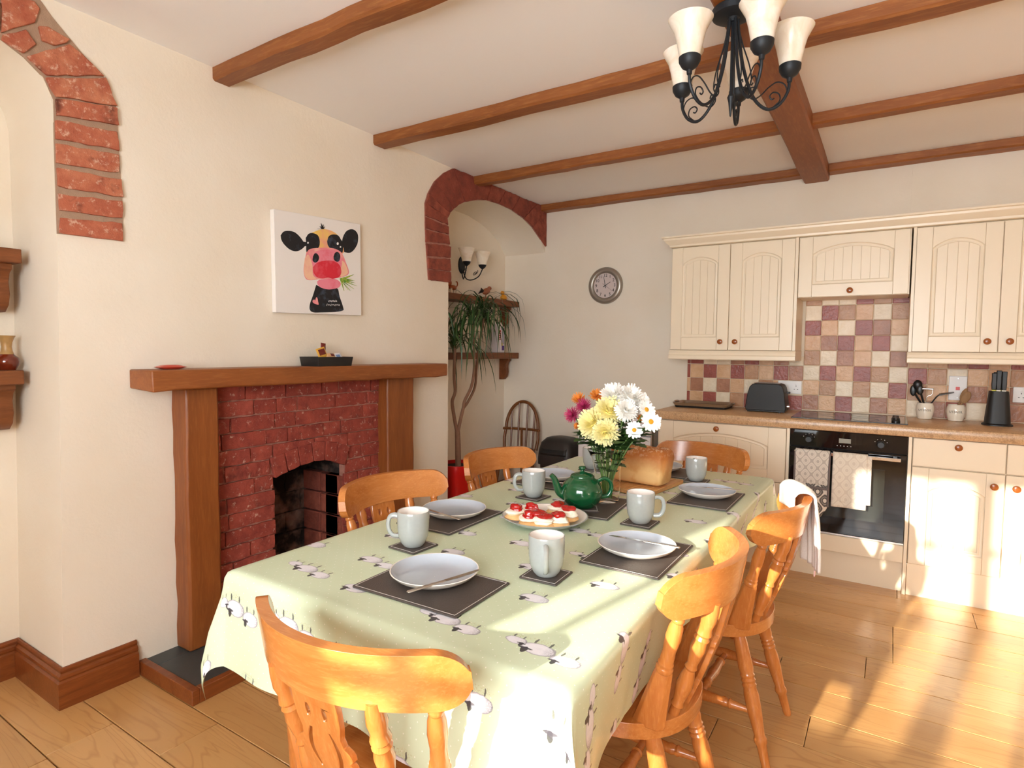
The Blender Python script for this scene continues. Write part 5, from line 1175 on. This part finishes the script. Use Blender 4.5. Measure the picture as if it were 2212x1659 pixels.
# ------------------------------------------------------------------ flower vase
fx0, fy0 = 1.618, 2.090; fz = ZM
t = thing('glass_vase', 'clear flared glass vase full of cut flowers', 'vase', (fx0, fy0, fz))
pro = [(.001, .0), (.040, .0), (.046, .004), (.050, .030), (.053, .060), (.0515, .090), (.050, .115), (.054, .145), (.064, .175), (.076, .198)]
inn = [(.0745, .198), (.0620, .174), (.0520, .145), (.0480, .115), (.0495, .090), (.0505, .060), (.047, .030), (.042, .012), (.001, .010)]
obj('glass', G().lathe(pro+inn, (fx0, fy0, fz), 48), M_GLASS, t, ang=70)
def water():
    n = NT('water', 0); n.b.inputs['Transmission Weight'].default_value = 1; n.b.inputs['IOR'].default_value = 1.2; return n.col((.93, .97, .93, 1)).mat
def petal_mesh(g, c_, d, up, L_, w_, curl, n_=4):
    """one petal from c_ along d, curling towards up"""
    side = d.cross(up).normalized(); vs_ = []
    for i in range(n_+1):
        q = i/n_; ww = w_*math.sin(PI*min(1, .12+.80*q))**.7; p = c_+d*(L_*q)+up*(curl*L_*q*q); vs_ += [p-side*ww+up*(.12*ww), p, p+side*ww+up*(.12*ww)]
    g.add(vs_, [f for i in range(n_) for f in ((i*3, i*3+1, i*3+4, i*3+3), (i*3+1, i*3+2, i*3+5, i*3+4))])
def flower(name, label, cat, px_, py_, depth, face, kind, R_, mt, mt2=None, leaves=3):
    c_ = P(px_, py_, 'y', fy0) ; dirv = (c_-CAM).normalized(); c_ = c_+dirv*depth
    nrm = Vector(face).normalized(); base = Vector((fx0+(c_.x-fx0)*.12, fy0+(c_.y-fy0)*.12, fz+.014))
    t = thing(name, label, cat, base, group='cut flowers in the vase'); x = nrm.orthogonal().normalized(); y = nrm.cross(x); g = G(); rn = random.Random(int(px_*7+py_))
    if kind == 'mum':
        lay_ = ((-.15, 1.0, 24, .05), (.10, 1.0, 26, .05), (.32, .98, 26, .15), (.55, .92, 24, .25), (.78, .84, 22, .3), (1.0, .74, 18, .35), (1.2, .62, 14, .35), (1.42, .48, 9, .2))
    elif kind == 'daisy': lay_ = ((.08, 1.0, 15, .02), (.22, .97, 14, .03))
    elif kind == 'spider': lay_ = ((-.1, 1.0, 26, .25), (.3, .95, 24, .3), (.7, .85, 20, .3), (1.05, .65, 14, .3))
    else: lay_ = ((.2, 1.0, 18, .2), (.55, .9, 16, .3), (.95, .7, 12, .4))
    for el, lf, cnt, curl in lay_:
        for k in range(cnt):
            a = 2*PI*(k+rn.uniform(-.25, .25))/cnt+el*3; e = el+rn.uniform(-.1, .1); d = (x*math.cos(a)+y*math.sin(a))*math.cos(e)+nrm*math.sin(e)
            petal_mesh(g, c_, d.normalized(), nrm, R_*lf*rn.uniform(.88, 1.05), R_*(.17 if kind == 'daisy' else .055 if kind == 'spider' else .105), curl)
    obj('petals', g, mt, t, closed=False)
    if kind == 'daisy': q = G().ell((0, 0, 0), (R_*.24, R_*.24, R_*.12), 16, 8); q.tf(Matrix.Translation(c_+nrm*R_*.06) @ nrm.to_track_quat('Z', 'Y').to_matrix().to_4x4()); obj('flower_centre', q, M_DISC, t)
    elif mt2: q = G().ell((0, 0, 0), (R_*.35, R_*.35, R_*.3), 14, 8); q.tf(Matrix.Translation(c_+nrm*R_*.1) @ nrm.to_track_quat('Z', 'Y').to_matrix().to_4x4()); obj('flower_centre', q, mt2, t)
    back = c_-nrm*R_*.15; neck = Vector((fx0+(c_.x-fx0)*.45, fy0+(c_.y-fy0)*.45, fz+.205)); path = spline([base, Vector((fx0+(c_.x-fx0)*.16, fy0+(c_.y-fy0)*.16, fz+.10)), neck, (neck+back)/2-nrm*.012, back], 5)
    obj('stem', G().tube(path, .0026, 7), M_STEM, t)
    obj('sepal', G().turn(back-nrm*.006, c_, [(0, .003), (.5, R_*.22), (1, R_*.2)], 10), M_STEM, t)
    for k in range(leaves):
        q = path[int(len(path)*(.30+.55*(k+rn.random()*.8)/max(leaves, 1)))]; a = rn.uniform(0, 2*PI); inside = q.z < fz+.20
        d = Vector((math.cos(a), math.sin(a), rn.uniform(.3, 1.0))).normalized(); Ls = rn.uniform(.03, .042) if inside else rn.uniform(.055, .09); g = G(); up = Vector((0, 0, 1)); side = d.cross(up).normalized(); pts = []
        prof = [(0, .03), (.15, .20), (.25, .16), (.38, .36), (.48, .25), (.62, .38), (.72, .22), (.85, .20), (1, .01)]
        vs_ = []
        for s_, w_ in prof: p = q+d*(Ls*s_)-up*(Ls*.35*s_*s_); vs_ += [p-side*(w_*Ls*1.15), p-up*.001, p+side*(w_*Ls*1.15)]
        g.add(vs_, [f for i in range(len(prof)-1) for f in ((i*3, i*3+1, i*3+4, i*3+3), (i*3+1, i*3+2, i*3+5, i*3+4))]); obj('leaf', g, M_LEAF, t, closed=False)
    return t
cam_d = (CAM-Vector((fx0, fy0, 1.0))).normalized()
def fc(dx, up, fwd=1.0): return cam_d*fwd+RV*dx+Vector((0, 0, up))
FL = [('chrysanthemum', 'yellow chrysanthemum, the largest bloom beside the pink sprays', 'mum', 1283, 917, .0, fc(-.45, .45), .066, M_YEL2, M_YEL), ('chrysanthemum', 'yellow chrysanthemum touching the white blooms above it', 'mum', 1316, 890, .02, fc(.1, .6), .062, M_YEL2, M_YEL), ('chrysanthemum', 'lowest yellow chrysanthemum with petals drooping towards the vase rim', 'mum', 1308, 934, -.035, fc(.0, -.25), .056, M_YEL2, M_YEL),
      ('chrysanthemum', 'topmost white chrysanthemum of the bunch', 'mum', 1326, 858, .05, fc(-.2, .8), .056, M_WPET, M_WPET), ('chrysanthemum', 'white chrysanthemum between the topmost bloom and the daisies', 'mum', 1362, 862, .06, fc(.3, .8), .056, M_WPET, M_WPET), ('chrysanthemum', 'white chrysanthemum tucked low between yellow blooms and daisies', 'mum', 1352, 888, .0, fc(.25, .35), .046, M_WPET, M_WPET), ('chrysanthemum', 'white chrysanthemum furthest towards the cream units', 'mum', 1380, 872, .08, fc(.6, .5), .046, M_WPET, M_WPET),
      ('daisy', 'white daisy facing out with its yellow centre, beside the worktop', 'daisy', 1406, 911, -.02, fc(.25, .1), .040, M_WPET, None), ('daisy', 'small white daisy hanging lowest above the loaf', 'daisy', 1370, 929, -.03, fc(.05, .05), .034, M_WPET, None), ('daisy', 'white daisy tilted upwards above the outward-facing daisy', 'daisy', 1396, 885, .02, fc(.6, .35), .038, M_WPET, None),
      ('spider_chrysanthemum', 'magenta spider chrysanthemum at the wall side of the bunch', 'spider', 1238, 897, .03, fc(-.8, .3), .036, M_PINK, None), ('spider_chrysanthemum', 'magenta spider chrysanthemum squeezed behind the yellow blooms', 'spider', 1262, 879, .05, fc(-.5, .7), .036, M_PINK, None), ('spray_chrysanthemum', 'orange spray bloom standing highest on the wall side', 'spray', 1252, 864, .07, fc(-.5, .9), .032, M_ORA, None), ('spray_chrysanthemum', 'orange spray bloom next to the topmost white chrysanthemum', 'spray', 1289, 857, .08, fc(-.1, .9), .032, M_ORA, None),
      ('spray_chrysanthemum', 'small orange bloom below the magenta ones', 'spray', 1247, 920, .04, fc(-.7, .1), .016, M_ORA, None), ('spray_chrysanthemum', 'small orange bloom half hidden among the white ones', 'spray', 1385, 905, .06, fc(.4, .2), .022, M_ORA, None)]
for nm, lb, kd, a, b, dp, fcv, R_, m1, m2 in FL: flower(nm, lb, 'flower', a, b, dp, fcv, kd, R_, m1, m2, leaves=14)
# ------------------------------------------------------------------ textiles
def drape(parent, name, mt, xa, xb, yc, zc, front, back, th=.006, flare=.0, wav=.004, round_=False, r=.012, n_=26):
    """cloth over the oven rail: hangs in front (towards -y) and behind"""
    def f(a, b_):
        x = lerp(xa, xb, a); tot = front+back; s_ = b_*tot-back
        if s_ < -r*PI/2: y = yc+r; z = zc+s_+r*PI/2
        elif s_ > r*PI/2: y = yc-r-wav*math.sin(a*9+1)*(s_/front)-.008*(s_/front); z = zc-(s_-r*PI/2)
        else: an = s_/r; y = yc-r*math.sin(an); z = zc+r*math.cos(an)
        if s_ < -r*PI/2: z = zc+s_+r*PI/2
        x += flare*(a-.5)*max(0, s_)/front
        if round_ and s_ > front-.08:
            e = (s_-(front-.08))/.08; k = math.sqrt(max(0, 1-e*e*.96)); xm = (xa+xb)/2; x = xm+(x-xm)*k
        return (x, y, z)
    return obj(name, G().grid(f, 18, n_*2), mt, parent, solid=th, closed=False, ang=80)
t = thing('oven_glove', 'patterned double oven glove hanging from the oven handle', 'oven glove', (2.155, HY, .37))
gx0, gx1 = 2.068, 2.246
o1 = drape(t, 'upper_cloth', M_GLOVE1, gx0, gx1, HY, HZ+.004, .20, .10, .006, wav=.001)
drape(t, 'hand_pocket', M_GLOVE2, gx0, gx1, HY-.004, HZ+.002, .385, .02, .012, wav=.001, round_=True)
o1.location.y -= .010
drape(t, 'back_pocket', M_GLOVE2, gx0+.01, gx1-.02, HY-.001, HZ, .415, .02, .008, wav=.001, round_=True)
obj('binding', G().box(gx0-.001, HY-.040, HZ-.205, gx1+.001, HY-.028, HZ-.190), M_TRIMGREY, t, bev=.003)
for x in (gx0, gx1): obj('binding', G().tube([(x, HY-.020, HZ+.004), (x, HY-.028, HZ-.10), (x, HY-.033, HZ-.30)], .006, 8), M_TRIMGREY, t)
t = thing('tea_towel', 'folded cream tea towel hanging from the oven handle', 'towel', (2.36, HY, .43))
drape(t, 'front_fold', M_TEATOWEL, 2.262, 2.432, HY, HZ+.002, .315, .18, .007, wav=.004)
drape(t, 'rear_fold', M_TEATOWEL, 2.30, 2.452, HY-.001, HZ, .275, .20, .006, wav=.005, r=.006)
# white towel over the chair back
def towel():
    t = thing('hand_towel', 'white ribbed hand towel slung over the chair back by the oven', 'towel', (2.285, 2.21, .60))
    c_ = Vector((2.01, 2.145, 0)); rz = PI/2-.03; Rm = Matrix.Translation(c_) @ Matrix.Rotation(rz, 4, 'Z')
    def f(a, b_):
        xl = lerp(-.16, .20, 0)+.0; s_ = -.11+.41*b_       # arc length across the rail: inner (-) to outer (+)
        xw = lerp(.015, .205, a)                            # along the crest (local x)
        k = abs(xw)/.252; yc = -.287+.115*k**2.1; zc = .846-.003*k; r = .030
        pinch = 1-.22*max(0, min(1, (s_)/.25))
        if s_ < -r*PI/2: y = yc+r+.004; z = zc+(s_+r*PI/2)
        elif s_ > r*PI/2: d = s_-r*PI/2; y = yc-r-.012*math.sin(d*6)-.006*math.sin(a*26)*min(1, d/.08); z = zc-d
        else: an = s_/r; y = yc-r*math.sin(an); z = zc+r*.7*math.cos(an)
        xw = .125+(xw-.125)*pinch+.03*max(0, s_)
        return tuple(Rm @ Vector((-xw*-1, y, z)))
    o = obj('cloth', G().grid(f, 44, 40), M_TOWEL, t, solid=.008, closed=False, ang=80)
    q = Vector(f(.5, 1)); obj('care_tag', G().box(q.x-.002, q.y-.008, q.z-.035, q.x+.002, q.y+.008, q.z+.006), plain('tag_pink', '#e2b8b4', .7), t)
towel()
